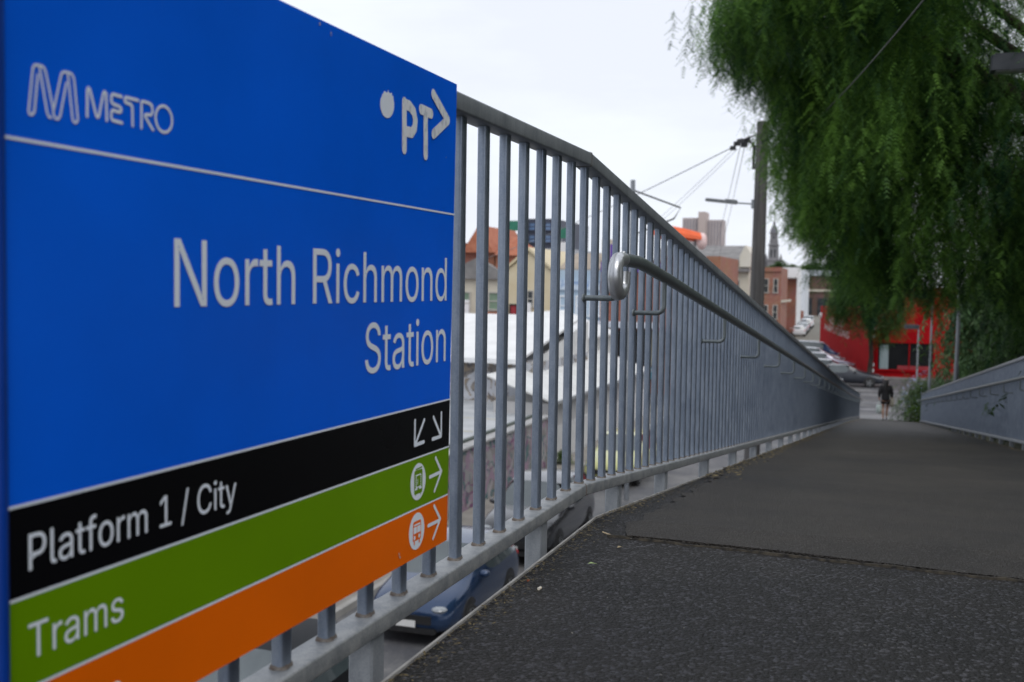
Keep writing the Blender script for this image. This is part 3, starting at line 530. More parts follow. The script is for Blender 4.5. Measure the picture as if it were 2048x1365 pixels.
GL = json.loads('''{"N":[523,[163,0,120,0,120,339,120,678,120,1017,171,1017,222,1017,272,1017,410,800,548,583,686,365,697,349,710,328,726,301,741,275,757,246,775,213,793,181,810,146,828,110,822,109,816,108,810,107,806,145,803,181,801,216,800,252,799,285,798,314,798,344,798,369,798,390,798,599,798,808,798,1017,841,1017,884,1017,927,1017,927,678,927,339,927,0,876,0,825,0,774,0,651,193,527,387,404,580,388,606,372,633,355,661,338,690,318,723,296,762,274,801,247,848,215,904,223,905,231,906,238,907,241,857,243,810,244,767,246,725,248,687,249,656,249,624,250,600,250,582,250,388,250,194,250,0,207,0]],"o":[415,[484,-16,414,-16,346,-16,285,0,234,33,182,66,141,111,112,170,83,229,68,297,68,375,68,454,83,523,112,582,141,641,182,687,234,720,285,752,346,769,414,769,484,769,545,752,597,720,649,687,690,641,719,582,748,523,762,454,762,375,762,297,748,229,719,170,690,111,649,66,597,33,545,0],[364,93,414,93,465,93,507,106,540,132,573,158,598,192,614,235,630,278,638,324,638,375,638,426,630,473,614,516,598,559,573,594,540,620,507,647,465,660,414,660,364,660,323,647,290,620,257,594,233,560,217,517,201,474,193,426,193,375,193,324,201,278,217,235,233,192,257,158,290,132,323,106]],"r":[259,[146,0,105,0,105,253,105,506,105,759,145,759,184,759,223,759,223,720,223,681,223,642,226,642,228,642,231,642,245,680,270,711,305,734,340,758,381,770,426,770,436,770,446,769,459,769,471,768,480,768,487,767,487,727,487,686,487,645,483,645,474,647,460,649,446,651,430,651,414,651,378,651,346,644,318,629,290,614,268,594,252,567,235,540,227,509,227,474,227,316,227,158,227,0,187,0]],"t":[227,[276,759,408,759,408,724,408,689,408,654,276,654,145,654,13,654,13,689,13,724,13,759,145,759],[130,690,130,942,170,942,211,942,252,942,252,693,252,444,252,195,252,162,259,138,272,123,286,107,308,100,341,100,348,100,358,100,370,102,382,104,394,105,404,107,411,73,419,38,426,3,414,-1,400,-4,384,-5,368,-7,352,-8,337,-8,271,-8,220,9,184,43,148,77,130,124,130,186,130,438]],"h":[410,[227,498,227,453,227,302,227,151,227,0,187,0,146,0,105,0,105,339,105,678,105,1017,146,1017,187,1017,227,1017,227,870,227,722,227,575,220,575,212,575,205,575,228,645,261,694,304,724,347,754,397,769,455,769,506,769,551,758,590,737,629,716,660,684,681,642,703,599,714,545,714,481,714,320,714,160,714,0,673,0,633,0,592,0,592,157,592,314,592,470,592,530,577,576,546,609,515,642,473,658,420,658,384,658,351,650,322,635,292,619,269,596,253,565,236,535]],"R":[449,[163,0,120,0,120,339,120,678,120,1017,237,1017,355,1017,472,1017,550,1017,615,1004,666,977,717,950,756,913,781,866,806,819,819,765,819,704,819,643,806,589,781,543,756,496,717,460,666,434,614,408,550,395,472,395,379,395,249,395,249,395,249,395,249,130,249,0,206,0],[756,0,706,0,624,153,542,305,460,458,509,458,557,458,606,458,689,305,772,153,856,0,806,0],[249,510,249,510,249,510,376,510,467,510,520,510,563,518,595,534,628,549,652,572,667,601,683,630,690,664,690,704,690,745,683,780,667,809,652,839,628,863,595,879,562,896,519,904,466,904,394,904,249,904,249,904,249,904]],"i":[167,[146,0,105,0,105,253,105,506,105,759,146,759,187,759,227,759,227,506,227,253,227,0,187,0],[191,886,167,886,144,886,124,893,108,909,91,925,83,944,83,966,83,989,91,1008,108,1024,124,1040,144,1047,167,1047,191,1047,211,1040,228,1024,244,1008,253,989,253,966,253,944,244,925,228,909,211,893]],"c":[396,[452,-16,414,-16,346,-16,285,0,234,33,182,66,141,111,112,170,83,229,68,297,68,375,68,454,83,523,112,582,141,641,182,687,234,720,285,752,346,769,414,769,452,769,487,764,520,754,553,744,583,730,610,712,637,693,660,671,680,644,699,617,714,587,723,554,684,544,645,534,606,524,600,544,592,562,581,578,570,595,556,609,540,621,524,634,505,643,484,650,463,656,440,660,414,660,364,660,323,647,290,620,257,594,233,560,217,517,201,474,193,426,193,375,193,324,201,278,217,235,233,192,257,158,290,132,323,106,364,93,414,93,440,93,464,96,485,103,506,110,525,120,541,132,558,145,572,160,583,177,595,195,603,214,608,234,648,224,687,215,726,205,716,170,702,139,682,112,663,85,640,62,612,43,585,23,555,9,521,-1,488,-11]],"m":[610,[146,0,105,0,105,253,105,506,105,759,145,759,184,759,224,759,224,703,224,647,225,591,221,591,218,591,215,591,226,631,242,665,265,692,288,719,314,739,344,752,374,766,406,772,438,772,494,772,540,755,575,721,609,687,632,643,642,589,636,589,630,589,625,589,634,627,650,659,674,686,698,714,727,735,761,750,795,765,833,772,873,772,917,772,958,763,994,744,1031,724,1060,696,1081,657,1103,618,1114,569,1114,510,1114,340,1114,170,1114,0,1073,0,1032,0,991,0,991,169,991,338,991,507,991,562,976,602,945,625,914,649,878,661,837,661,803,661,773,654,748,639,723,625,704,605,691,580,677,555,671,527,671,494,671,330,671,165,671,0,630,0,589,0,548,0,548,173,548,346,548,520,548,562,534,596,506,622,478,648,442,661,399,661,369,661,341,654,315,640,289,626,268,606,252,578,235,551,227,517,227,476,227,317,227,159,227,0,187,0]],"d":[424,[437,-16,391,-16,327,-16,271,0,223,32,174,64,137,110,109,169,82,228,68,297,68,378,68,457,82,526,110,585,137,644,175,689,224,721,272,753,328,769,391,769,439,769,477,761,506,745,535,730,558,712,575,691,591,671,604,653,612,638,615,638,618,638,621,638,621,765,621,891,621,1017,662,1017,703,1017,744,1017,744,678,744,339,744,0,704,0,665,0,625,0,625,39,625,78,625,117,621,117,617,117,613,117,604,102,591,83,574,62,557,42,534,23,505,8,475,-8],[362,94,409,94,455,94,494,106,526,130,558,154,582,187,599,230,615,273,623,323,623,379,623,435,615,484,599,526,583,568,559,600,527,624,495,648,455,660,409,660,361,660,321,647,289,623,257,598,233,565,217,522,201,480,193,432,193,379,193,325,201,276,217,233,234,190,258,156,290,131,323,106]],"S":[447,[525,-18,447,-18,374,-18,309,-6,255,18,201,43,158,76,128,120,97,164,80,215,76,273,121,273,165,273,209,273,212,234,225,201,247,175,269,150,298,130,333,117,368,105,406,98,447,98,494,98,535,106,572,121,609,135,638,156,659,184,680,211,691,243,691,279,691,311,682,337,664,358,646,378,622,395,592,409,561,423,527,435,490,445,449,456,408,467,367,479,283,502,218,535,172,578,127,622,104,677,104,745,104,802,119,853,150,896,181,939,222,972,275,996,328,1019,388,1031,454,1031,521,1031,581,1019,632,995,684,971,724,939,754,897,784,856,800,809,802,756,759,756,717,756,675,756,669,807,646,846,604,875,563,903,511,917,450,917,406,917,368,910,335,896,301,881,276,861,257,836,239,811,230,783,230,751,230,717,241,689,262,667,283,646,309,629,339,616,369,604,397,594,425,587,459,577,494,568,529,559,558,551,590,540,623,527,657,514,688,497,717,475,747,454,771,427,789,395,807,363,817,324,817,277,817,222,802,172,773,127,744,82,702,47,647,21,592,-5]],"a":[389,[363,-17,320,-17,272,-17,228,-8,189,10,149,28,118,54,95,89,72,124,61,166,61,216,61,259,69,295,86,322,103,349,126,370,155,386,184,402,216,414,251,421,286,429,321,435,356,440,402,446,439,450,467,453,496,457,517,462,531,470,544,478,551,491,551,509,551,511,551,512,551,513,551,545,545,572,533,593,521,615,504,632,480,644,456,656,426,662,391,662,355,662,324,656,298,645,272,633,251,619,235,602,219,584,207,566,200,548,161,559,121,571,82,582,100,628,125,665,157,692,189,719,226,739,266,751,306,763,347,769,388,769,415,769,445,765,478,759,511,752,542,739,572,721,601,702,625,676,645,640,664,605,673,559,673,503,673,335,673,168,673,0,633,0,593,0,553,0,553,35,553,69,553,104,550,104,548,104,545,104,536,86,523,68,504,49,485,30,461,15,431,2,400,-11],[310,91,341,91,386,91,425,100,456,117,487,135,511,158,527,186,543,215,551,244,551,276,551,310,551,345,551,380,546,374,535,368,519,364,503,359,484,355,463,352,441,348,421,345,400,342,380,340,364,338,351,336,322,332,294,326,269,317,243,308,222,295,207,279,191,262,184,239,184,210,184,184,190,162,204,144,217,127,236,114,259,104,283,95]],"P":[444,[163,0,120,0,120,339,120,678,120,1017,237,1017,354,1017,470,1017,549,1017,614,1003,665,975,716,946,754,908,779,859,805,811,817,756,817,695,817,635,805,580,779,531,754,482,716,443,665,414,614,386,549,371,470,371,386,371,302,371,219,371,219,409,219,447,219,485,301,485,383,485,465,485,518,485,561,494,594,512,627,530,651,555,666,587,681,619,689,655,689,695,689,736,681,772,666,803,651,834,627,859,594,877,561,895,518,904,464,904,393,904,321,904,249,904,249,603,249,301,249,0,206,0]],"l":[189,[294,-5,279,-5,220,-5,176,10,148,40,119,70,105,113,105,169,105,452,105,734,105,1017,146,1017,187,1017,227,1017,227,744,227,471,227,197,227,163,232,139,240,125,249,111,266,104,292,104,305,104,314,104,321,105,327,106,333,107,339,109,347,74,354,40,361,5,351,3,338,0,323,-2,309,-4]],"f":[254,[308,759,456,759,456,724,456,689,456,654,308,654,161,654,13,654,13,689,13,724,13,759,161,759],[202,0,161,0,161,288,161,575,161,863,161,906,171,943,191,972,211,1001,238,1023,270,1038,303,1052,338,1060,375,1060,403,1060,426,1058,445,1054,463,1050,477,1046,485,1042,475,1007,465,972,455,937,449,939,441,942,430,944,419,947,406,948,389,948,352,948,325,938,309,920,292,901,283,874,283,837,283,558,283,279,283,0,243,0]],"1":[453,[363,0,153,0,153,36,153,73,153,109,363,109,572,109,782,109,782,73,782,36,782,0,572,0],[500,1017,552,1017,552,678,552,339,552,0,509,0,467,0,425,0,425,299,425,598,425,897,423,897,421,897,419,897,336,836,254,776,172,716,172,762,172,808,172,854,247,908,322,963,397,1017,448,1017]],"/":[249,[432,1065,470,1065,361,659,251,253,142,-153,104,-153,66,-153,29,-153,138,253,247,659,356,1065,394,1065]],"C":[510,[587,-14,535,-14,447,-14,369,8,300,50,232,92,178,152,139,230,100,309,81,401,81,508,81,615,100,708,139,786,178,864,232,925,300,967,369,1010,447,1031,535,1031,586,1031,635,1024,680,1009,726,994,767,971,804,942,841,913,871,878,896,837,920,796,937,749,946,696,903,696,860,696,817,696,809,732,796,762,779,789,761,816,740,838,715,857,689,875,661,889,631,898,600,907,568,912,535,912,472,912,416,896,367,864,318,833,279,787,250,728,221,668,207,595,207,508,207,422,221,349,250,289,279,229,318,184,368,153,417,121,473,106,535,106,568,106,600,111,631,120,661,129,689,143,715,161,740,179,761,202,779,229,796,256,809,286,817,321,860,321,903,321,946,321,937,269,921,222,896,181,872,140,841,105,805,76,768,47,727,24,681,9,635,-6]],"y":[389,[102,-280,95,-277,104,-242,114,-207,123,-171,130,-173,136,-174,143,-175,166,-180,188,-181,208,-178,227,-174,245,-164,260,-148,276,-131,290,-106,301,-71,309,-48,317,-25,325,-3,228,251,132,505,35,759,79,759,124,759,169,759,223,609,277,460,330,310,347,264,362,219,374,173,385,128,398,84,411,42,396,42,382,42,367,42,380,84,393,128,405,174,417,219,432,264,448,310,502,460,556,609,610,759,655,759,699,759,743,759,631,467,520,175,408,-116,393,-156,374,-188,353,-214,332,-240,307,-259,279,-271,250,-284,219,-290,183,-290,163,-290,145,-289,129,-286,114,-283]],"T":[449,[171,903,64,903,64,941,64,979,64,1017,320,1017,577,1017,834,1017,834,979,834,941,834,903,727,903,620,903,513,903,513,602,513,301,513,0,471,0,428,0,385,0,385,301,385,602,385,903,278,903]],"s":[365,[423,-16,364,-16,312,-16,265,-9,224,7,184,22,150,45,124,76,97,106,80,144,71,188,110,197,149,205,188,213,198,171,218,140,248,121,278,101,317,91,363,91,415,91,457,102,489,125,520,147,536,174,536,206,536,232,527,254,508,271,489,289,461,302,424,310,382,320,340,330,298,340,230,356,178,382,144,416,111,451,94,494,94,548,94,591,106,630,130,663,154,696,188,722,230,741,272,760,320,769,374,769,426,769,471,761,508,745,545,729,575,707,598,678,621,650,638,617,648,580,611,571,573,563,536,554,527,583,510,609,485,631,460,654,424,665,375,665,329,665,292,655,262,634,232,613,217,586,217,554,217,526,227,504,248,487,268,469,300,456,343,446,382,437,420,428,459,419,528,402,579,377,612,343,646,309,662,265,662,213,662,168,650,129,625,94,600,60,565,33,520,13,475,-7]],"B":[456,[244,0,120,0,120,339,120,678,120,1017,241,1017,361,1017,482,1017,553,1017,611,1005,658,981,704,957,739,925,762,884,785,843,796,798,796,748,796,704,789,669,773,640,758,612,738,589,713,572,687,555,660,542,630,533,630,530,630,527,630,524,662,522,695,511,726,491,758,471,784,443,805,406,825,370,836,325,836,272,836,221,824,175,800,133,777,92,740,60,689,36,638,12,573,0,493,0,369,0],[249,230,249,114,329,114,409,114,490,114,569,114,625,129,660,159,694,190,711,228,711,273,711,308,702,339,685,368,668,396,643,419,611,436,579,453,541,462,496,462,414,462,332,462,249,462,249,346],[249,682,249,571,325,571,400,571,476,571,513,571,547,578,576,592,606,607,629,627,646,653,663,679,672,709,672,744,672,789,656,827,625,858,594,888,546,903,480,903,403,903,326,903,249,903,249,793]],"u":[410,[421,-10,365,-10,314,-10,269,0,230,22,191,43,160,75,138,117,116,160,105,214,105,278,105,438,105,598,105,759,146,759,187,759,227,759,227,602,227,445,227,288,227,229,243,183,274,150,305,117,347,100,400,100,437,100,469,108,498,124,527,140,550,163,567,194,584,224,592,262,592,305,592,456,592,607,592,759,633,759,673,759,714,759,714,506,714,253,714,0,675,0,635,0,596,0,596,61,596,122,596,184,602,184,608,184,615,184,591,113,557,63,514,34,471,4]],"e":[404,[476,-16,424,-16,350,-16,287,0,234,33,181,66,140,111,111,170,83,228,68,296,68,374,68,451,82,520,111,579,139,639,179,685,230,719,282,752,342,769,410,769,452,769,492,762,532,748,571,734,607,712,638,682,670,652,696,612,714,564,733,515,742,457,742,388,742,371,742,355,742,339,545,339,347,339,150,339,150,373,150,407,150,442,325,442,501,442,676,442,657,429,638,417,619,404,619,454,611,499,595,537,579,576,556,606,525,628,494,649,456,660,410,660,364,660,325,649,293,627,260,605,235,575,218,539,201,503,192,464,192,422,192,400,192,377,192,355,192,299,202,252,221,212,240,173,267,143,302,123,337,102,378,92,425,92,455,92,483,97,507,105,532,114,553,128,571,145,589,163,602,185,611,211,651,201,690,191,730,182,719,142,699,108,670,79,642,49,607,26,565,9,523,-8]],"H":[517,[163,0,120,0,120,339,120,678,120,1017,163,1017,206,1017,249,1017,249,871,249,724,249,578,428,578,606,578,785,578,785,724,785,871,785,1017,828,1017,871,1017,914,1017,914,678,914,339,914,0,871,0,828,0,785,0,785,155,785,309,785,464,606,464,428,464,249,464,249,309,249,155,249,0,206,0]],"O":[533,[621,-14,534,-14,447,-14,369,8,301,50,233,92,179,152,140,230,100,309,81,401,81,508,81,615,100,708,140,786,179,864,233,925,301,967,369,1010,447,1031,534,1031,621,1031,699,1010,767,967,835,925,889,864,928,786,967,708,986,615,986,508,986,401,967,309,928,230,889,152,835,92,767,50,699,8],[473,106,534,106,595,106,649,121,699,152,748,183,788,228,817,288,846,348,860,422,860,508,860,595,846,669,817,729,788,789,748,835,699,865,649,896,595,912,534,912,473,912,418,896,368,865,319,834,280,789,251,729,221,668,207,595,207,508,207,422,221,348,251,288,280,229,319,183,368,152,418,121]],"I":[300,[221,0,62,0,62,38,62,76,62,114,120,114,178,114,236,114,236,377,236,640,236,903,178,903,120,903,62,903,62,941,62,979,62,1017,221,1017,380,1017,539,1017,539,979,539,941,539,903,481,903,423,903,365,903,365,640,365,377,365,114,423,114,481,114,539,114,539,76,539,38,539,0,380,0]],"A":[480,[79,0,33,0,156,339,280,678,403,1017,453,1017,503,1017,552,1017,677,678,801,339,926,0,881,0,835,0,790,0,718,202,646,403,574,605,561,642,546,689,528,744,511,800,489,871,464,957,473,957,482,957,490,957,465,870,444,798,426,742,408,686,393,640,381,605,311,403,240,202,170,0,124,0],[393,284,220,284,220,322,220,360,220,397,393,397,566,397,740,397,740,360,740,322,740,284,566,284]],"n":[410,[227,498,227,453,227,302,227,151,227,0,187,0,146,0,105,0,105,253,105,506,105,759,145,759,184,759,223,759,224,697,224,636,224,575,218,575,211,575,205,575,228,645,261,694,304,724,347,754,397,769,455,769,506,769,551,758,590,737,629,716,659,684,681,642,703,599,714,545,714,481,714,320,714,160,714,0,673,0,633,0,592,0,592,157,592,314,592,470,592,530,577,576,546,609,515,642,473,658,420,658,384,658,351,650,322,635,292,619,269,596,253,565,236,535]]}''')
def letters(parent, text, sl, sr, base, cap, m, fn, nrm, name='lettering', gap=.28, depth=.0002):
    """real flat letters: outlines laid out in the plane fn(x, y), facing nrm"""
    x = 0.0; lay = []
    for ch in text:
        if ch == ' ': x += gap * .72; continue
        gl = GL[ch]; lay.append((x, gl)); x += gl[0] / 1000
    xs = [lx + q / 2000 for lx, gl in lay for sp_ in gl[1:] for q in sp_[2::6]]
    x0, x1 = min(xs), max(xs); kx = (sr - sl) / (x1 - x0); ky = cap / .5087
    T = lambda lx, a, c: Vector((sl + (lx + a - x0) * kx, base + c * ky))
    words = [[]]; prev_i = -1; ix = 0
    for ch in text:
        if ch == ' ': words.append([]); continue
        words[-1].append(lay[ix]); ix += 1
    org = wloc(parent); made = []
    for word in words:
        mb = MB(); grp = 0
        for lx, gl in word:
            cs = []
            for sp_ in gl[1:]:
                pl = [(sp_[i + 2], sp_[i + 3]) for i in range(0, len(sp_), 6)]
                cs.append((sum(pl[i - 1][0] * pl[i][1] - pl[i][0] * pl[i - 1][1] for i in range(len(pl))), pl, sp_))
            big = max(cs, key=lambda c: abs(c[0]))[0]
            outer = [c for c in cs if c[0] * big > 0]; holes = [c for c in cs if c[0] * big <= 0]
            def inside(p, pl):
                r_ = False
                for i in range(len(pl)):
                    (xa, ya), (xb, yb) = pl[i - 1], pl[i]
                    if (ya > p[1]) != (yb > p[1]) and p[0] < (xb - xa) * (p[1] - ya) / (yb - ya) + xa: r_ = not r_
                return r_
            for oc in sorted(outer, key=lambda c: -abs(c[0])):
                mine = [h for h in holes if inside(h[1][0], oc[1])]
                cu = bpy.data.curves.new('outline', 'CURVE'); cu.dimensions = '2D'; cu.fill_mode = 'BOTH'; cu.resolution_u = 6
                for _, _, sp_ in [oc] + mine:
                    n = len(sp_) // 6; s_ = cu.splines.new('BEZIER'); s_.bezier_points.add(n - 1); s_.use_cyclic_u = True
                    for i in range(n):
                        q = [v / 2000 for v in sp_[i * 6:i * 6 + 6]]; bp = s_.bezier_points[i]; bp.handle_left_type = bp.handle_right_type = 'FREE'
                        for at_, (u_, v_) in (('handle_left', (q[0], q[1])), ('co', (q[2], q[3])), ('handle_right', (q[4], q[5]))):
                            t2 = T(lx, u_, v_); setattr(bp, at_, (t2.x, t2.y, 0))
                tmp = bpy.data.objects.new('outline', cu); COL.objects.link(tmp)
                me = bpy.data.meshes.new_from_object(tmp.evaluated_get(bpy.context.evaluated_depsgraph_get()))
                bpy.data.objects.remove(tmp); bpy.data.curves.remove(cu)
                mb.add([fn(v.co.x, v.co.y) + nrm * (.00003 * (grp % 4)) for v in me.vertices], [list(p_.vertices) for p_ in me.polygons]); grp += 1
                bpy.data.meshes.remove(me)
        o = mb.build(name, m, parent)
        if o.data.polygons and o.data.polygons[0].normal.dot(nrm) < 0: o.data.flip_normals()
        made.append(o)
    return made
Sf = lambda s, h: S(s, h, .0010)
letters(sign, 'North Richmond', -1.9765, -1.1057, -.4272, .0850, whitef, Sf, N1)
letters(sign, 'Station', -1.459, -1.1072, -.5485, .0855, whitef, Sf, N1)
letters(sign, 'Platform 1 / City', -2.2190, -1.8415, -.6985, .0385, whitef, Sf, N1)
letters(sign, 'Trams', -2.2205, -2.0723, -.7925, .0375, whitef, Sf, N1)
letters(sign, 'Buses', -2.2205, -2.076, -.8905, .0375, whitef, Sf, N1)
def stroke(b, pts, w, lift, closed=False):
    """flat pen stroke with round ends and joins, as one outline"""
    q = [Vector((p[0], p[1])) for p in pts]; n = len(q); lft = []; rgh = []
    if closed:
        for i in range(n):
            d = (q[(i + 1) % n] - q[i - 1]).normalized(); nn = Vector((-d.y, d.x)); lft.append(q[i] + nn * w / 2); rgh.append(q[i] - nn * w / 2)
        v = [S(p.x, p.y, lift) for p in lft + rgh]; b.add(v, [[i, (i + 1) % n, n + (i + 1) % n, n + i] for i in range(n)]); return
    for i in range(n - 1):                             # one quad per leg, round joints between, each a hair above the last
        d = (q[i + 1] - q[i]).normalized(); nn = Vector((-d.y, d.x)) * (w / 2); l2 = lift + .00002 * (i % 2)
        a0 = [q[i] + nn, q[i] - nn, q[i + 1] - nn, q[i + 1] + nn]; b.add([S(p.x, p.y, l2) for p in a0], [[0, 1, 2, 3]])
    for i in range(n):
        l2 = lift + .00004 + .00001 * (i % 3)
        b.poly([S(q[i].x + w / 2 * math.cos(2 * math.pi * k / 14), q[i].y + w / 2 * math.sin(2 * math.pi * k / 14), l2) for k in range(14)])
LG = json.loads('''{"mlogo":[[[-2.2008,-0.1842],[-2.2058,-0.2223],[-2.2081,-0.2256],[-2.211,-0.2266],[-2.2134,-0.2251],[-2.2137,-0.2227],[-2.2076,-0.1791],[-2.2056,-0.1756],[-2.2024,-0.1745],[-2.1943,-0.1744],[-2.1915,-0.176],[-2.1897,-0.1795],[-2.1801,-0.2135]],[[-2.1984,-0.1757],[-2.1979,-0.1785],[-2.1884,-0.2204],[-2.1861,-0.2248],[-2.1826,-0.2253]],[[-2.1783,-0.2145],[-2.1677,-0.1776],[-2.1649,-0.1747],[-2.161,-0.1739],[-2.1536,-0.174],[-2.1499,-0.1764],[-2.1486,-0.1797],[-2.1434,-0.2206],[-2.1447,-0.2244],[-2.1472,-0.2256],[-2.1503,-0.2243],[-2.1515,-0.2209],[-2.1579,-0.1753]],[[-2.1605,-0.1854],[-2.17,-0.2219],[-2.173,-0.2255],[-2.1766,-0.2254],[-2.1796,-0.2212],[-2.1801,-0.2135]]],"metro":[[[-2.1286,-0.2157],[-2.1281,-0.1868],[-2.1264,-0.1847],[-2.1241,-0.1861],[-2.1142,-0.2126],[-2.1118,-0.2145],[-2.1095,-0.2114],[-2.1026,-0.1865],[-2.1006,-0.1843],[-2.0979,-0.1861],[-2.0972,-0.2156]],[[-2.0723,-0.1851],[-2.0862,-0.1846],[-2.0894,-0.1866],[-2.0897,-0.1931],[-2.087,-0.1955],[-2.0759,-0.1969],[-2.0728,-0.1988],[-2.0738,-0.2023],[-2.078,-0.2034],[-2.0871,-0.2024],[-2.0898,-0.2052],[-2.0899,-0.2117],[-2.0871,-0.2141],[-2.0718,-0.2147]],[[-2.0434,-0.1846],[-2.0645,-0.1844],[-2.067,-0.187],[-2.0659,-0.1902],[-2.0559,-0.1914],[-2.0537,-0.1939],[-2.0534,-0.2153]],[[-2.0377,-0.2155],[-2.0375,-0.1855],[-2.0353,-0.1842],[-2.0247,-0.1844],[-2.0186,-0.1864],[-2.0171,-0.194],[-2.0202,-0.1979],[-2.0293,-0.1986],[-2.0316,-0.2006],[-2.0165,-0.215]]],"metro_o":[[-1.9801,-0.199],[-1.9807,-0.2032],[-1.9823,-0.207],[-1.9849,-0.2103],[-1.9882,-0.2129],[-1.9921,-0.2144],[-1.9962,-0.215],[-2.0003,-0.2144],[-2.0041,-0.2129],[-2.0073,-0.2104],[-2.0097,-0.2071],[-2.0113,-0.2034],[-2.0118,-0.1994],[-2.0112,-0.1953],[-2.0097,-0.1915],[-2.0072,-0.1883],[-2.004,-0.1857],[-2.0002,-0.1841],[-1.9961,-0.1834],[-1.992,-0.1839],[-1.9881,-0.1854],[-1.9848,-0.1879],[-1.9823,-0.1911],[-1.9807,-0.1949],[-1.9801,-0.199]],"pt":[[[-1.3125,-0.0675],[-1.3106,-0.1509]],[[-1.3124,-0.0703],[-1.2904,-0.0704],[-1.2714,-0.0786],[-1.2642,-0.0925],[-1.267,-0.107],[-1.2795,-0.1177],[-1.3105,-0.1186]],[[-1.2394,-0.0685],[-1.1926,-0.0697]],[[-1.2186,-0.0714],[-1.2165,-0.1509]],[[-1.1839,-0.031],[-1.1106,-0.0698],[-1.1808,-0.1066]]],"dot":[[-1.3549,-0.0798],[-1.3552,-0.0835],[-1.3561,-0.0873],[-1.3578,-0.0909],[-1.36,-0.0943],[-1.3628,-0.0974],[-1.3661,-0.1001],[-1.3698,-0.1024],[-1.3739,-0.1042],[-1.3781,-0.1055],[-1.3824,-0.1062],[-1.3867,-0.1063],[-1.3909,-0.1059],[-1.3949,-0.1049],[-1.3986,-0.1034],[-1.4019,-0.1013],[-1.4047,-0.0988],[-1.4069,-0.096],[-1.4086,-0.0928],[-1.4097,-0.0894],[-1.4101,-0.0859],[-1.4098,-0.0822],[-1.4089,-0.0786],[-1.4073,-0.0751],[-1.4037,-0.0724],[-1.4028,-0.0685],[-1.3988,-0.0664],[-1.3961,-0.063],[-1.3921,-0.061],[-1.3871,-0.0629],[-1.3833,-0.0625],[-1.3786,-0.0571],[-1.3752,-0.0611],[-1.3715,-0.0622],[-1.3647,-0.0591],[-1.3636,-0.0641],[-1.3584,-0.0649],[-1.3582,-0.0694],[-1.3564,-0.0727],[-1.3553,-0.0762]],"arrows":[[[-1.2516,-0.6526],[-1.252,-0.6993],[-1.2097,-0.6983]],[[-1.2091,-0.6561],[-1.2494,-0.6979]],[[-1.1248,-0.6517],[-1.1252,-0.6983],[-1.1685,-0.6987]],[[-1.1645,-0.6557],[-1.1276,-0.6963]],[[-1.1797,-0.772],[-1.1243,-0.7703]],[[-1.1518,-0.738],[-1.1219,-0.7697],[-1.1558,-0.8036]],[[-1.1845,-0.8672],[-1.1274,-0.8675]],[[-1.1567,-0.8331],[-1.1251,-0.8653],[-1.1601,-0.8976]]],"circ":[[[-1.2355,-0.736],[-1.2346,-0.7715],[-1.2338,-0.8066],[-1.2693,-0.7716],[-1.1994,-0.7733]],[[-1.2397,-0.8304],[-1.2388,-0.866],[-1.2379,-0.902],[-1.2739,-0.8652],[-1.203,-0.8679]]],"tram":[[[-1.2529,-0.7514],[-1.2167,-0.7488],[-1.2155,-0.7945],[-1.2518,-0.7941]],[[-1.2468,-0.7582],[-1.2225,-0.757],[-1.2218,-0.782],[-1.2462,-0.7828]],[[-1.2441,-0.7602],[-1.2252,-0.7595],[-1.2246,-0.7795],[-1.2436,-0.7801]]],"tram2":[[[-1.246,-0.7469],[-1.2184,-0.7456]],[[-1.2391,-0.7667],[-1.2399,-0.7755]],[[-1.2464,-0.7957],[-1.2449,-0.7927]],[[-1.2237,-0.7965],[-1.2254,-0.7928]]],"tramw":[[[-1.2483,-0.7844],[-1.2408,-0.7844]],[[-1.2294,-0.7844],[-1.2212,-0.7844]]],"bus":[[[-1.2553,-0.8463],[-1.2208,-0.8462],[-1.2198,-0.8838],[-1.2566,-0.8835]],[[-1.252,-0.8515],[-1.2239,-0.8517],[-1.2238,-0.8546],[-1.2519,-0.8547]],[[-1.2535,-0.8566],[-1.2401,-0.8567],[-1.2398,-0.8692],[-1.2543,-0.8694]],[[-1.2379,-0.8567],[-1.2227,-0.8569],[-1.2224,-0.8695],[-1.2376,-0.8692]]],"busl":[[[-1.2498,-0.8772]],[[-1.2282,-0.8769]]]}''')
b = MB()
for i, st in enumerate(LG['mlogo']): stroke(b, st, .0027, .0010 + .00015 * i)
b.build('emblem', whitef, sign)
b = MB()
for st in LG['metro']: stroke(b, st, .0036, .0010)
stroke(b, LG['metro_o'][:-1], .0035, .0010, True)
b.build('lettering', whitef, sign)
b = MB()
for i, st in enumerate(LG['pt']): stroke(b, st, .0195, .0010 + .00015 * i)
b.build('emblem', worn_white, sign)
b = MB(); b.poly([S(s, h, .0010) for s, h in LG['dot']]); b.build('paint_dab', whitef, sign)
for i in range(0, 8, 2):
    b = MB()
    for j in (0, 1): stroke(b, LG['arrows'][i + j], .0072, .0010 + .00015 * j)
    b.build('arrow', whitef, sign)
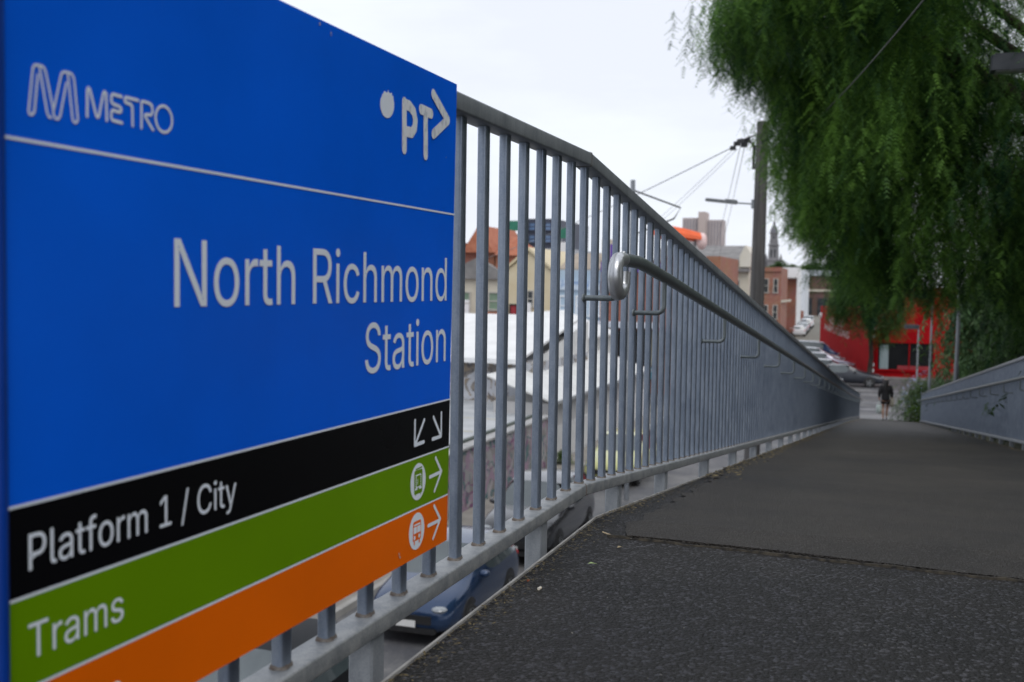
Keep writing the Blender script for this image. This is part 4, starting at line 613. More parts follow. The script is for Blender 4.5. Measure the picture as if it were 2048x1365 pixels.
for key, cxy, shapes in (('tram', (-1.2346, -.7715), greenf), ('bus', (-1.2387, -.8660), orangef)):
    b = MB(); rad = .0353; b.poly([S(cxy[0] + rad * math.cos(2 * math.pi * k / 40), cxy[1] + rad * math.sin(2 * math.pi * k / 40), .0010) for k in range(40)])
    pc = b.build('pictogram', whitef, sign); b = MB(); w = MB()
    if key == 'tram':
        q = LG['tram']
        def rq(mb, pts, lift, r_=.004):
            (xa, ya), (xb, yb), (xc, yc), (xd, yd) = pts; x0, x1, y0, y1 = min(xa, xd), max(xb, xc), min(yc, yd), max(ya, yb)
            o_ = [((x0 + x1) / 2 + x, (y0 + y1) / 2 + y) for x, y in rrect(x1 - x0, y1 - y0, r_, 3)]; mb.poly([S(x, y, lift) for x, y in o_])
        rq(b, q[0], .0013); rq(w, q[1], .0016, .002); rq(b, q[2], .0019, .0015)
        for st in LG['tram2'][:1] + LG['tram2'][2:]: stroke(b, st, .0028, .0013)
        stroke(w, LG['tram2'][1], .0022, .0022)
        for st in LG['tramw']: stroke(w, st, .0042, .0016)
    else:
        q = LG['bus']; rq(b, q[0], .0013, .004)
        for r_ in q[1:]: rq(w, r_, .0016, .0008)
        for (c,) in LG['busl']: w.poly([S(c[0] + .0042 * math.cos(2 * math.pi * k / 16), c[1] + .0042 * math.sin(2 * math.pi * k / 16), .0016) for k in range(16)])
        for x in (-1.2500, -1.2270): stroke(b, [(x, -.884), (x, -.8885)], .005, .0013)
    b.build('pictogram_body', shapes, pc); w.build('pictogram_detail', whitef, pc)
chip = mat('chipped_paint', (.6, .58, .55), (.3, .26, .22), scale=300, rough=.9)
b = MB()
for (s, h, r1, r2) in ((-1.318, -.893, .0018, .004), (-1.314, -.899, .0022, .003), (-1.62, .001, .002, .003), (-1.585, -.006, .0013, .004), (-1.118, -.144, .001, .0008), (-1.205, -.112, .0012, .0008)):
    b.poly([S(s + r1 * math.cos(k) * (1 + .3 * math.sin(3 * k)), h + r2 * math.sin(k), .0016) for k in [2 * math.pi * i / 9 for i in range(9)]])
b.build('paint_chip', chip, sign)
# litter on the landing
def on_deck(s, o): p = P(s, o, 0); return Vector((p.x, p.y, deckz(s)))
def litter(name, label, cat, s, o, fn, m, ang=0.0):
    b = MB(); fn(b); ob = b.build(name, m, smooth=40); ob.location = on_deck(s, o) + Vector((0, 0, .0035)); ob.rotation_euler = (0, 0, ang); return tag(ob, label, cat)
wood = mat('pale_wood', (.55, .42, .25), (.66, .54, .36), scale=60, rough=.7)
X3, Y3 = Vector((1, 0, 0)), Vector((0, 1, 0))
litter('matchstick', 'pale wooden matchstick lying at the end of the joint in the asphalt', 'matchstick', -.193, .112, lambda b: b.box((0, 0, 0), X3, Y3, UP, .021, .0014, .0014), wood, R(118))
litter('cigarette_butt', 'small white cigarette butt lying on the rough asphalt', 'cigarette butt', -.786, .106, lambda b: b.tube([(-.006, 0, .001), (.001, 0, .001), (.006, .0006, .001)], .0035, 8, rs=[.0036, .0038, .003]), mat('butt_paper', (.75, .72, .66), (.6, .5, .35), scale=90), R(60))
def leaf_shape(l, w_):
    def f(b):
        t = [(-l, 0, 0), (-l * .4, -w_, .002), (l * .3, -w_ * .8, .003), (l, 0, .001), (l * .3, w_ * .8, .002), (-l * .4, w_, .004)]
        b.add(t + [(x, y, z - .0006) for x, y, z in t], [[0, 1, 2, 3, 4, 5], [11, 10, 9, 8, 7, 6]] + [[i, 6 + i, 6 + (i + 1) % 6, (i + 1) % 6] for i in range(6)])
    return f
litter('fallen_leaf', 'narrow pale green leaf lying on the rough asphalt', 'leaf', -.527, .161, leaf_shape(.012, .003), mat('pale_leaf', (.3, .42, .16), (.4, .45, .2), scale=60), R(-20))
litter('fallen_leaf', 'tiny rust red leaf beside the edge of the deck', 'leaf', -.733, .061, leaf_shape(.007, .0035), mat('rust_leaf', (.3, .06, .02), (.4, .12, .04), scale=60), R(70))
litter('fallen_leaf', 'tan curled leaf lying near the matchstick', 'leaf', -.335, .185, leaf_shape(.009, .004), mat('tan_leaf', (.32, .25, .14), (.25, .2, .12), scale=60), R(20))
# leaf litter gathered along both edges of the ramp
def scatter_quads(name, pts, sizes, m, seed, kind=None, flat=.25):
    r = np.random.default_rng(seed); n = len(pts); a = r.uniform(0, 2 * np.pi, n); t = r.uniform(-flat, flat, (n, 2))
    ux = np.stack([np.cos(a), np.sin(a), t[:, 0]], 1) * sizes[:, None]; uy = np.stack([-np.sin(a), np.cos(a), t[:, 1]], 1) * sizes[:, None] * .42
    V = np.stack([pts - ux, pts - uy, pts + ux, pts + uy], 1).reshape(-1, 3)
    me = bpy.data.meshes.new(name); me.vertices.add(4 * n); me.vertices.foreach_set('co', V.astype('f').ravel()); me.loops.add(4 * n); me.loops.foreach_set('vertex_index', np.arange(4 * n, dtype='i'))
    me.polygons.add(n); me.polygons.foreach_set('loop_start', np.arange(0, 4 * n, 4, dtype='i')); me.polygons.foreach_set('loop_total', np.full(n, 4, 'i'))
    at = me.attributes.new('tint', 'FLOAT', 'POINT'); at.data.foreach_set('value', np.repeat(r.uniform(0, 1, n), 4).astype('f'))
    me.materials.append(m); me.update(); me.validate(); o = bpy.data.objects.new(name, me); COL.objects.link(o)
    if kind: o['kind'] = kind
    return o
dryleaf = mat_leaf('dry_leaf', (.045, .035, .02), (.16, .125, .06), .1)
rg = np.random.default_rng(4); n = 5200
ss = np.where(rg.random(n) < .15, rg.uniform(-1.8, .5, n), .3 + 42 * rg.random(n) ** 1.25); side = rg.random(n) < .55
lo_ = np.minimum(np.abs(rg.normal(0, .055, n)), .3) * np.where(ss < 1, .5, 1)
side = np.where(ss < 1, True, side)
oo = np.where(side, .04 + lo_, 2.36 - lo_)
pts = np.array([[*(P(s, o, 0)[:2]), deckz(s) + .009 + .003 * rg.random()] for s, o in zip(ss, oo)])
scatter_quads('leaf_litter', pts, np.where(ss < 2, rg.uniform(.0025, .007, n), rg.uniform(.008, .022, n)), dryleaf, 1, 'stuff')
n = 900; ss = rg.uniform(-2.2, 1.5, n); oo = rg.uniform(.08, 1.9, n)
pts = np.array([[*(P(s, o, 0)[:2]), deckz(s) + .009] for s, o in zip(ss, oo)])
scatter_quads('grit', pts, rg.uniform(.0012, .0034, n), mat_leaf('grit_m', (.06, .055, .05), (.26, .25, .22), .05), 2, 'stuff')

# ------------------------------------------------------------------ utility pole, its lamp and cables
timber = mat('weathered_timber', (.062, .058, .058), (.135, .128, .125), scale=9, rough=.9, bump=.5, bscale=60, stretch=(1, 1, .06))
cable_m = mat('cable_black', (.02, .02, .022), (.035, .035, .038), scale=20, rough=.5)
wire_m = mat('wire_grey', (.10, .105, .11), (.14, .145, .15), scale=20, rough=.5)
PS, PO = 26.5, -2.34
pole = thing('utility_pole', 'tall weathered timber power pole rising behind the left railing beside the tree', 'utility pole', W(PS, PO, GZ))
b = MB(); b.tube([W(PS, PO, GZ - .3), W(PS, PO, 1.5), W(PS + .02, PO + .02, 5), W(PS + .05, PO + .05, 9.50)], .16, 14, rs=[.22, .205, .19, .155])
b.build('pole', timber, pole, smooth=50)
b = MB(); top = W(PS, PO, 8.98)
def q(do, dz, ds=0): return W(PS + ds, PO + do, 8.98 + dz)
b.tube([q(-.1, .17), q(-.42, .06), q(-.62, -.04)], .022, 6)
for i, (a, c, d) in enumerate(((-.72, -.17, .0), (-.62, -.05, .03), (-.50, .0, -.05), (-.35, .03, .06), (-.42, -.10, 0))): b.box(q(a, c, d), D2, N2, UP, .05, .075 + .012 * (i % 3), .055)
for k in range(7):
    a0 = -.72 + .08 * k; b.tube([q(a0, -.14 + .03 * (k % 3), .02 * k), q(a0 + .13, .07 + .02 * (k % 2), .03), q(-.30 + .02 * k, .03 - .02 * k), q(-.16, -.15 - .04 * k), q(-.135, -.38 - .05 * k)], .013, 5)
b.tube([q(-.15, -.1), q(-.165, -.5), q(-.16, -.75)], .04, 6)
b.build('cable_termination', cable_m, pole)
b = MB(); zl = 7.30
b.tube([W(PS, PO - .12, zl), W(PS, PO - .62, zl + .04)], .022, 6)
b.lathe(W(PS, PO - .14, zl), [(.06, -.12), (.06, .12)], 8)
fixture = b.build('lamp_arm', galv_rail, pole)
b = MB(); A = W(PS, PO - .60, zl + .035); B_ = W(PS, PO - 1.42, zl + .13); dv = (B_ - A).normalized(); nv = dv.cross(D2).normalized()
b.box((A + B_) / 2, dv, D2, nv, (B_ - A).length / 2, .11, .035, bev=.02); b.box(A + dv * .14 - nv * .02, dv, D2, nv, .16, .12, .055, bev=.03)
b.build('lamp_head', mat('lamp_housing', (.13, .14, .15), (.2, .21, .22), scale=9, rough=.5), fixture)
b = MB(); b.box((A + B_) / 2 + dv * .12 - nv * .040, dv, D2, nv, (B_ - A).length / 2 - .15, .085, .012); b.build('diffuser', mat('diffuser', (.42, .43, .44), (.5, .5, .5), scale=8, rough=.4), fixture)
def catenary(name, label, a, c, sag, r, m, group=None, n=24):
    b = MB(); b.tube([a.lerp(c, i / n) - UP * sag * 4 * (i / n) * (1 - i / n) for i in range(n + 1)], r, 6)
    return tag(b.build(name, m, loc=a), label, 'cable', group)
catenary('power_cable', 'thick grey cable running from the pole down to the left past the railing bars', q(-.76, -.16), W(62, -27.6, 5.6), .5, .013, wire_m)
catenary('power_cable', 'upper of the thin wires slanting from the pole down behind the railing', q(-.72, -.2), W(66, -17.5, 6.2), .4, .007, wire_m)
catenary('power_cable', 'lower of the thin wires slanting from the pole down behind the railing', q(-.60, -.2), W(66, -17.0, 6.0), .3, .007, wire_m)
catenary('power_cable', 'left one of the steep wires dropping from the pole towards the cream gabled building', q(-.52, -.1), W(98, -14.2, 7.6), .4, .009, wire_m)
catenary('power_cable', 'right one of the steep wires dropping from the pole towards the cream gabled building', q(-.40, -.06), W(98, -13.6, 7.5), .35, .009, wire_m)
catenary('overhead_cable', 'dark sagging cable crossing in front of the weeping tree foliage', W(PS, PO + .14, 8.7), W(3.2, 1.9, 7.85), .45, .008, cable_m)
# bracket arm on a steel pole further left
sp_ = thing('steel_pole', 'slim steel pole with an angled bracket arm showing above the left railing', 'pole', W(29, -6.35, GZ))
b = MB(); b.tube([W(29, -6.35, GZ - .1), W(29, -6.35, 8.25)], .075, 10); b.build('pole', galv_rail, sp_, smooth=50)
b = MB(); b.tube([W(29, -6.3, 7.93), W(29, -4.88, 7.40), W(29, -5.08, 7.08), W(29, -6.3, 6.6)], .026, 6); b.build('bracket_arm', cable_m, sp_)

# ------------------------------------------------------------------ footpath lamps along the right railing
post_m = mat('grey_post', (.21, .225, .25), (.31, .33, .36), scale=3, rough=.5, metal=.35, stretch=(1, 1, .3))
lamp_grey = mat('lamp_dark', (.03, .035, .045), (.055, .06, .07), scale=6, rough=.5)
LL = ['nearest footpath lamp, only its dark box head showing among leaves at upper right', 'grey footpath lamp post standing tallest in front of the trees behind the right railing',
      'footpath lamp post rising where the right railing ends beside the bush', 'farthest footpath lamp post, in front of the red shop window']
for i, (s, o) in enumerate(((12, 2.74), (26.4, 2.72), (41, 2.72), (55.2, 2.72))):
    zb = max(deckz(s) if s < 45 else GZ, GZ) - .25; zt = deckz(s) + 4.80 if s < 45 else GZ + 4.62
    t = thing('footpath_lamp', LL[i], 'lamp post', W(s, o, zb), 'lamps along the ramp')
    b = MB(); b.tube([W(s, o, zb), W(s, o, zb + 1.9)], .062, 12); b.tube([W(s, o, zb + 1.88), W(s, o + .01, zt - .02)], .05, 12, rs=[.05, .038]); b.build('post', post_m, t, smooth=50)
    b = MB(); b.box(W(s, o - .32, zt + .07), D2, N2, UP, .15, .36, .095, bev=.02); b.box(W(s, o - .32, zt + .175), D2, N2, UP, .12, .32, .012); b.build('lamp_head', lamp_grey, t)
    b = MB(); b.box(W(s, o - .34, zt - .030), D2, N2, UP, .11, .28, .006); b.build('diffuser', mat('lens', (.3, .31, .32), (.36, .36, .37), scale=6, rough=.3), t)

# ------------------------------------------------------------------ cars
def paint(name, c, metal=.35, coat=.8): return mat('paint_' + name, c, tuple(x * .93 for x in c), scale=1.2, rough=.26, metal=metal, spec=.4, coat=coat)
tyre_m = mat('tyre', (.012, .012, .012), (.02, .02, .02), scale=20, rough=.85); rim_m = mat('alloy', (.32, .33, .34), (.42, .43, .44), scale=20, rough=.3, metal=.8)
car_glass = mat('car_glass', (.045, .06, .066), (.085, .105, .11), scale=1.1, rough=.03, spec=.8, coat=.5)
lightm = mat('headlight_glass', (.22, .24, .26), (.36, .38, .4), scale=25, rough=.08); tail_m = mat('tail_light', (.35, .01, .01), (.45, .02, .02), scale=10, rough=.2)
plate_m = mat('plate', (.7, .7, .68), (.75, .75, .73), scale=5, rough=.5)
# stations: x, underside, shoulder height, top height, half width, half roof width, part of the cabin?
KINDS_ = {
 'hatch': [(-1.95, .42, .78, .86, .72, .60, 0), (-1.90, .30, .92, 1.02, .84, .66, 0), (-1.72, .22, .98, 1.30, .88, .62, 1), (-1.35, .20, .97, 1.47, .89, .62, 1), (-.55, .20, .95, 1.52, .90, .64, 1), (.15, .20, .94, 1.46, .90, .62, 1), (.95, .20, .92, 1.00, .90, .70, 0), (1.55, .20, .83, .90, .88, .68, 0), (1.92, .22, .70, .76, .80, .60, 0), (2.05, .32, .58, .62, .68, .5, 0)],
 'suv': [(-2.25, .50, .92, 1.00, .76, .64, 0), (-2.20, .36, 1.05, 1.16, .88, .70, 0), (-2.02, .28, 1.10, 1.52, .92, .68, 1), (-1.5, .26, 1.09, 1.68, .93, .68, 1), (-.5, .25, 1.06, 1.70, .94, .70, 1), (.25, .25, 1.05, 1.62, .94, .68, 1), (1.0, .25, 1.03, 1.12, .94, .76, 0), (1.75, .26, .98, 1.06, .92, .74, 0), (2.15, .28, .84, .92, .84, .66, 0), (2.28, .38, .66, .72, .72, .56, 0)],
 'sedan': [(-2.38, .45, .80, .88, .72, .6, 0), (-2.30, .32, .92, 1.00, .84, .68, 0), (-1.75, .22, .95, 1.06, .89, .70, 0), (-1.15, .20, .94, 1.38, .90, .60, 1), (-.55, .20, .93, 1.44, .90, .61, 1), (.15, .20, .92, 1.40, .90, .60, 1), (1.05, .20, .90, .97, .90, .70, 0), (1.75, .20, .80, .87, .88, .68, 0), (2.25, .22, .68, .74, .80, .6, 0), (2.40, .32, .56, .60, .68, .5, 0)],
 'wagon': [(-2.30, .45, .80, .90, .74, .62, 0), (-2.25, .32, .95, 1.06, .85, .66, 0), (-2.05, .22, .98, 1.34, .89, .62, 1), (-1.5, .20, .97, 1.46, .90, .63, 1), (-.5, .20, .95, 1.50, .90, .64, 1), (.2, .20, .93, 1.44, .90, .62, 1), (1.05, .20, .91, .99, .90, .70, 0), (1.7, .20, .82, .90, .88, .68, 0), (2.2, .22, .70, .76, .80, .6, 0), (2.35, .32, .58, .62, .68, .5, 0)],
 'van': [(-2.35, .50, .95, 1.30, .80, .72, 0), (-2.30, .36, 1.10, 1.84, .90, .78, 1), (-2.0, .26, 1.12, 1.92, .93, .80, 1), (-1.0, .25, 1.12, 1.95, .94, .80, 1), (.2, .25, 1.12, 1.93, .94, .80, 1), (.95, .25, 1.10, 1.84, .94, .76, 1), (1.75, .25, 1.06, 1.16, .92, .76, 0), (2.15, .28, .94, 1.02, .86, .68, 0), (2.30, .38, .68, .74, .76, .58, 0)],
}
def car(kind, label, cat, pm, at, heading, group, name='parked_car', rims=None):
    st = KINDS_[kind]; root = thing(name, label, cat, (0, 0, 0), group)
    rings = []
    for (x, zb, zs, zt, w_, wr, cab) in st:
        half = [(0, zb), (.82 * w_, zb), (w_, zb + .14), (w_ * 1.01, (zb + zs) / 2 + .05), (.955 * w_, zs), (wr, zt), (wr * .55, zt + .025), (0, zt + .035)]
        rings.append([Vector((x, y, z)) for y, z in half] + [Vector((x, -y, z)) for y, z in half[-2:0:-1]])
    n = len(rings[0]); V = [v for r_ in rings for v in r_]
    body, glass = [], {'windscreen': [], 'rear_window': [], 'side_window': [], 'side_window2': []}
    for i in range(len(st) - 1):
        ca, cb = st[i][6], st[i + 1][6]
        for k in range(n):
            f = [i * n + k, i * n + (k + 1) % n, (i + 1) * n + (k + 1) % n, (i + 1) * n + k]
            j = k if k < 7 else n - 1 - k
            key = None
            if ca and cb and j == 4: key = 'side_window' if k < 7 else 'side_window2'
            elif ca and not cb and j >= 5: key = 'windscreen'
            elif cb and not ca and j >= 5: key = 'rear_window'
            (glass[key] if key else body).append(f)
    body += [list(range(n))[::-1], list(range((len(st) - 1) * n, len(st) * n))]
    def part(nm, fs, m, sub=2, parent=root):
        used = sorted({i for f in fs for i in f}); mp_ = {u: i for i, u in enumerate(used)}
        b_ = MB(); b_.add([V[u] for u in used], [[mp_[i] for i in f] for f in fs]); o = b_.build(nm, m, parent, smooth=True)
        md = o.modifiers.new('sub', 'SUBSURF'); md.levels = md.render_levels = sub; return o
    part('body', body, pm)
    for kk, nm in (('windscreen', 'windscreen'), ('rear_window', 'rear_window'), ('side_window', 'side_window'), ('side_window2', 'side_window')):
        if glass[kk]: part(nm, glass[kk], car_glass)
    xf, xr = st[-1][0] - .92, st[0][0] + .86; wmax = max(q_[4] for q_ in st); wr_ = .33 if kind in ('suv', 'van') else .31
    for x in (xf, xr):
        for sd in (1, -1):
            y0 = sd * (wmax - .20); y1 = sd * (wmax + .005)
            b_ = MB(); b_.lathe((x, y0, wr_), [(wr_ - .02, 0), (wr_, .03), (wr_, .18), (wr_ - .03, .215)], 22, axis=Y3 * sd); wh = b_.build('wheel', tyre_m, root, smooth=50)
            b_ = MB(); b_.lathe((x, y0 + sd * .20, wr_), [(wr_ * .70, 0), (wr_ * .70, .018), (wr_ * .62, .010)], 22, axis=Y3 * sd); c_ = Vector((x, y0 + sd * .214, wr_))
            for q_ in range(5):
                a = 2 * math.pi * q_ / 5; dx = Vector((math.cos(a), 0, math.sin(a))); b_.box(c_ + dx * wr_ * .36, dx, Vector((-dx.z, 0, dx.x)), Y3, wr_ * .34, wr_ * .09, .010)
            b_.build('rim', rim_m, wh)
            b_ = MB(); b_.lathe((x, sd * (wmax - .16), wr_ + .035), [(wr_ + .075, 0), (wr_ + .075, .150), (wr_ + .05, .158)], 26, axis=Y3 * sd); b_.build('wheel_arch', black_m, root, smooth=50)
    zs_f = st[-2][2]
    for sd in (1, -1):
        b_ = MB(); b_.ball((st[-2][0] - .02, sd * st[-2][4] * .74, zs_f - .02), .15, .15, .06, 12, 8); b_.build('headlight', lightm, root, smooth=True)
        b_ = MB(); b_.ball((st[1][0] + .03, sd * st[1][4] * .84, st[1][2] - .06), .09, .12, .10, 10, 7); b_.build('taillight', tail_m, root, smooth=True)
        b_ = MB(); xm = [q_[0] for q_ in st if q_[6]][-1] + .42; zm = st[-4][2] + .12; b_.ball((xm, sd * (wmax + .06), zm), .075, .11, .075, 10, 7); b_.build('mirror', pm, root, smooth=True)
    fx = st[-1][0]; b_ = MB(); b_.box((fx - .045, 0, .50), X3, Y3, UP, .06, .48, .075, bev=.03); b_.box((fx - .05, 0, .30), X3, Y3, UP, .07, .56, .05, bev=.03); b_.build('grille', black_m, root)
    b_ = MB(); b_.box((fx + .025, 0, .42), X3, Y3, UP, .006, .19, .06); b_.build('number_plate', plate_m, root)
    b_ = MB(); b_.box((st[0][0] - .01, 0, .72), X3, Y3, UP, .006, .19, .06); b_.build('number_plate', plate_m, root)
    root.location = at; root.rotation_euler = (0, 0, heading); return root
HB_ = HEAD + math.pi                                  # facing the camera
HX = math.atan2(N2.y, N2.x)                           # facing right across the picture
gs = 'cars parked along the street below the ramp'
car('hatch', 'black car nearest the sign, parked in the street below the bottom rail', 'car', mat('paint_black', (.010, .011, .013), (.014, .015, .017), scale=1.2, rough=.55, spec=.12), W(9.7, -7.15, GZ), HB_, gs)
car('hatch', 'dark blue hatchback parked below the railing, second from the sign', 'car', paint('blue', (.018, .045, .11), .4), W(16.45, -7.1, GZ), HB_, gs)
car('suv', 'silver and black four wheel drive parked behind the dark blue hatchback', 'car', paint('graphite', (.05, .052, .058)), W(22.6, -7.15, GZ), HB_, gs)
car('wagon', 'yellow green car parked beyond the four wheel drive, glimpsed through the bars', 'car', paint('lime', (.50, .50, .20), .0), W(33.0, -7.4, GZ), HB_, gs)
gq = 'cars beside the red building'
car('sedan', 'dark grey sedan side on at the foot of the ramp', 'car', paint('charcoal', (.028, .032, .042), .1, .3), W(73.4, -1.15, GZ), HX, gq)
car('hatch', 'white car partly hidden by the railing in front of the dark grey sedan', 'car', paint('white', (.7, .71, .73), .0), W(69.3, -3.30, GZ), HX, gq)
car('wagon', 'pale silver car just behind the dark grey sedan', 'car', paint('silver', (.50, .51, .54), .5), W(77.6, -2.5, GZ), HX, gq)
car('wagon', 'lavender grey estate car between the silver car and the blue van', 'car', paint('lavender', (.27, .26, .33), .4), W(85.6, -3.2, GZ), HX, gq)
car('suv', 'mid grey four wheel drive behind the lavender estate car', 'car', paint('midgrey', (.2, .21, .24), .4), W(89.4, -4.0, GZ), HX, gq)
car('van', 'dark blue van at the back beside the red wall', 'van', paint('navy', (.012, .03, .10), .2), W(95.0, -4.6, GZ), HX, gq, name='parked_van')
gf = 'cars along the far side street'
SD = (W(118, -5.3, 0) - W(80, .0, 0)).normalized(); HS = math.atan2(SD.y, SD.x)
for i, (kd, nm, pmn, lab) in enumerate((('hatch', 'white', (.7, .71, .73), 'white hatchback nearest in the far row along the side street'), ('sedan', 'ash', (.33, .34, .36), 'ash grey sedan second in the far row along the side street'),
        ('wagon', 'silver', (.5, .5, .5), 'silver wagon in the middle of the far row along the side street'), ('hatch', 'charcoal', (.05, .05, .06), 'charcoal hatchback behind the silver wagon along the side street'), ('suv', 'white', (.7, .7, .7), 'white four wheel drive near the end of the far row'), ('van', 'white', (.7, .7, .7), 'white van last in the far row of parked cars'))):
    s = 150 + 7.6 * i; o = -9.6 - (s - 157) * .030
    car(kd, lab, 'van' if kd == 'van' else 'car', paint(nm, pmn), W(s, o - .3, GZ), HS, gf, name='parked_van' if kd == 'van' else 'parked_car')
# ------------------------------------------------------------------ the woman walking away
skin_m = mat('skin', (.42, .25, .18), (.36, .20, .14), scale=8, rough=.55); black_cloth = mat('black_cloth', (.010, .010, .012), (.018, .018, .02), scale=20, rough=.9, bump=.3, bscale=30)
hair_m = mat('black_hair', (.008, .007, .007), (.014, .012, .012), scale=30, rough=.45); shoe_m = mat('white_shoe', (.62, .62, .64), (.7, .7, .71), scale=20, rough=.6)
def skinned(name, nodes, edges, m, parent, sub=2, root=0):
    me = bpy.data.meshes.new(name); org = wloc(parent)
    me.from_pydata([n_[0] for n_ in nodes], edges, []); o = bpy.data.objects.new(name, me); COL.objects.link(o); o.parent = parent
    md = o.modifiers.new('skin', 'SKIN'); md.use_smooth_shade = True
    if not me.skin_vertices: me.attributes.new('x', 'FLOAT', 'POINT')
    for i, n_ in enumerate(nodes):
        r_ = n_[1]; me.skin_vertices[0].data[i].radius = (r_, r_) if not isinstance(r_, tuple) else r_
        me.skin_vertices[0].data[i].use_root = (i == root)
    s_ = o.modifiers.new('sub', 'SUBSURF'); s_.levels = s_.render_levels = sub
    me.materials.append(m); return o
def make_person():
    # local frame: +Y is the walking direction (away), X to the right, 1.70 m tall, left foot planted behind, right foot forward
    root = thing('person', 'person in black hooded top and black shorts walking away down the ramp', 'person', (0, 0, 0))
    nodes = [((0, 0, .90), .12)]; edges = []
    def add(p, r_, par): nodes.append((p, r_)); edges.append((par, len(nodes) - 1)); return len(nodes) - 1
    w = add((0, .01, 1.06), (.125, .095), 0); ch = add((0, 0, 1.24), (.145, .10), w); nk = add((0, -.005, 1.42), (.07, .065), ch); n2_ = add((0, .005, 1.475), .05, nk)
    h1 = add((0, .02, 1.545), (.066, .075), n2_); h2 = add((0, .015, 1.62), (.074, .086), h1); add((0, .005, 1.672), (.05, .06), h2); add((0, .105, 1.575), .014, h1)
    for sx in (-1, 1):
        sh_ = add((sx * .165, -.005, 1.375), .055, nk); sw = .05 * sx
        el = add((sx * .225, -.03 + sw, 1.13), .042, sh_); wr_ = add((sx * .235, .06 + sw, .90), .028, el); pm_ = add((sx * .235, .075 + sw, .845), (.020, .034), wr_)
        for fi, (dy, ln) in enumerate(((-.03, .058), (-.01, .07), (.010, .074), (.028, .066))):
            f1 = add((sx * .232, .075 + sw + dy, .805), .0085, pm_); f2 = add((sx * .222, .078 + sw + dy, .805 - ln * .5), .008, f1); add((sx * .205, .078 + sw + dy, .805 - ln * .8), .007, f2)
        t1 = add((sx * .222, .108 + sw, .845), .0095, pm_); add((sx * .208, .118 + sw, .812), .008, t1)
    hipL = add((-.085, -.01, .86), .085, 0); kL = add((-.085, .02, .49), .052, hipL); cL = add((-.08, -.06, .33), .050, kL); aL = add((-.075, -.10, .10), .031, cL); add((-.075, -.02, .045), .03, aL)
    hipR = add((.085, .01, .86), .085, 0); kR = add((.075, .13, .50), .052, hipR); cR = add((.06, .10, .34), .049, kR); aR = add((.05, .12, .12), .031, cR); add((.05, .22, .06), .03, aR)
    skinned('body', nodes, edges, skin_m, root)
    # top
    nodes2 = [((0, .0, 1.0), (.175, .135))]; edges2 = []
    def add2(p, r_, par): nodes2.append((p, r_)); edges2.append((par, len(nodes2) - 1)); return len(nodes2) - 1
    a = add2((0, .0, 1.18), (.18, .14), 0); a2 = add2((0, -.005, 1.34), (.165, .125), a); a3 = add2((0, -.02, 1.43), (.10, .09), a2); add2((0, 0, .80), (.168, .13), 0)
    for sx in (-1, 1):
        s1 = add2((sx * .18, -.005, 1.36), .085, a2); s2 = add2((sx * .232, -.03 + .05 * sx, 1.13), .075, s1); add2((sx * .238, .05 + .05 * sx, .93), .055, s2)
    skinned('hooded_top', nodes2, edges2, black_cloth, root)
    nodes3 = [((0, 0, .88), (.165, .13))]; edges3 = []
    def add3(p, r_, par): nodes3.append((p, r_)); edges3.append((par, len(nodes3) - 1)); return len(nodes3) - 1
    add3((-.088, .0, .76), .105, 0); add3((-.088, .005, .64), .095, 1); add3((.088, .03, .76), .105, 0); add3((.085, .065, .65), .095, 3)
    skinned('shorts', nodes3, edges3, black_cloth, root)
    nodes4 = [((0, -.008, 1.655), (.115, .115))]; edges4 = []
    for p, r_ in (((0, -.035, 1.56), (.112, .095)), ((0, -.08, 1.45), (.115, .065)), ((0, -.10, 1.32), (.085, .04)), ((0, -.115, 1.22), (.05, .025))): nodes4.append((p, r_)); edges4.append((len(nodes4) - 2, len(nodes4) - 1))
    skinned('hair', nodes4, edges4, hair_m, root)
    for (x, y0, z0, y1, z1) in ((-.075, -.115, .055, .11, .035), (.05, .085, .075, .30, .05)):
        nodes5 = [((x, y0, z0), (.042, .05)), ((x, (y0 + y1) / 2, (z0 + z1) / 2), (.045, .042)), ((x, y1 - .04, z1), (.046, .034)), ((x, y0 - .005, z0 + .045), .04)]
        skinned('shoe', nodes5, [(0, 1), (1, 2), (0, 3)], shoe_m, root)
    return root
pers = make_person(); PSs, POo = 42.2, 1.16
pers.location = W(PSs, POo, deckz(PSs) - .012); pers.rotation_euler = (0, 0, HEAD - R(90))
def held(name, label, cat, lx, ly, lz, shape, m):
    b = MB(); shape(b); o = b.build(name, m, smooth=50); base = Vector((lx, ly, lz)); o.location = pers.location + Matrix.Rotation(HEAD - R(90), 3, 'Z') @ base; o.rotation_euler = (0, 0, HEAD - R(90)); return tag(o, label, cat)
def bagshape(w_, d, h):
    def f(b):
        lv = [(0, .86, .75), (-.12 * h, 1.0, 1.0), (-.55 * h, 1.0, 1.05), (-.92 * h, .9, .9), (-h, .55, .6)]; vs = []; n = 12
        for z, kx, ky in lv: vs += [Vector((w_ * kx * math.cos(2 * math.pi * k / n) * (1 + .07 * math.sin(5 * k)), d * ky * math.sin(2 * math.pi * k / n), z - .16)) for k in range(n)]
        b.add(vs, [[i * n + k, i * n + (k + 1) % n, (i + 1) * n + (k + 1) % n, (i + 1) * n + k] for i in range(4) for k in range(n)] + [list(range(n)), list(range(4 * n, 5 * n))[::-1]])
        for sy in (-1, 1): b.tube([(-w_ * .5, sy * d * .5, -.165), (-w_ * .22, sy * .02, -.04), (0, sy * .008, .01), (w_ * .22, sy * .02, -.04), (w_ * .5, sy * d * .5, -.165)], .012, 6)
    return f
held('plastic_bag', 'translucent pale plastic bag hanging low from the left hand of the person', 'bag', -.225, .03, .77, bagshape(.13, .09, .34), mat('pale_plastic', (.55, .62, .60), (.42, .50, .47), scale=9, rough=.4))
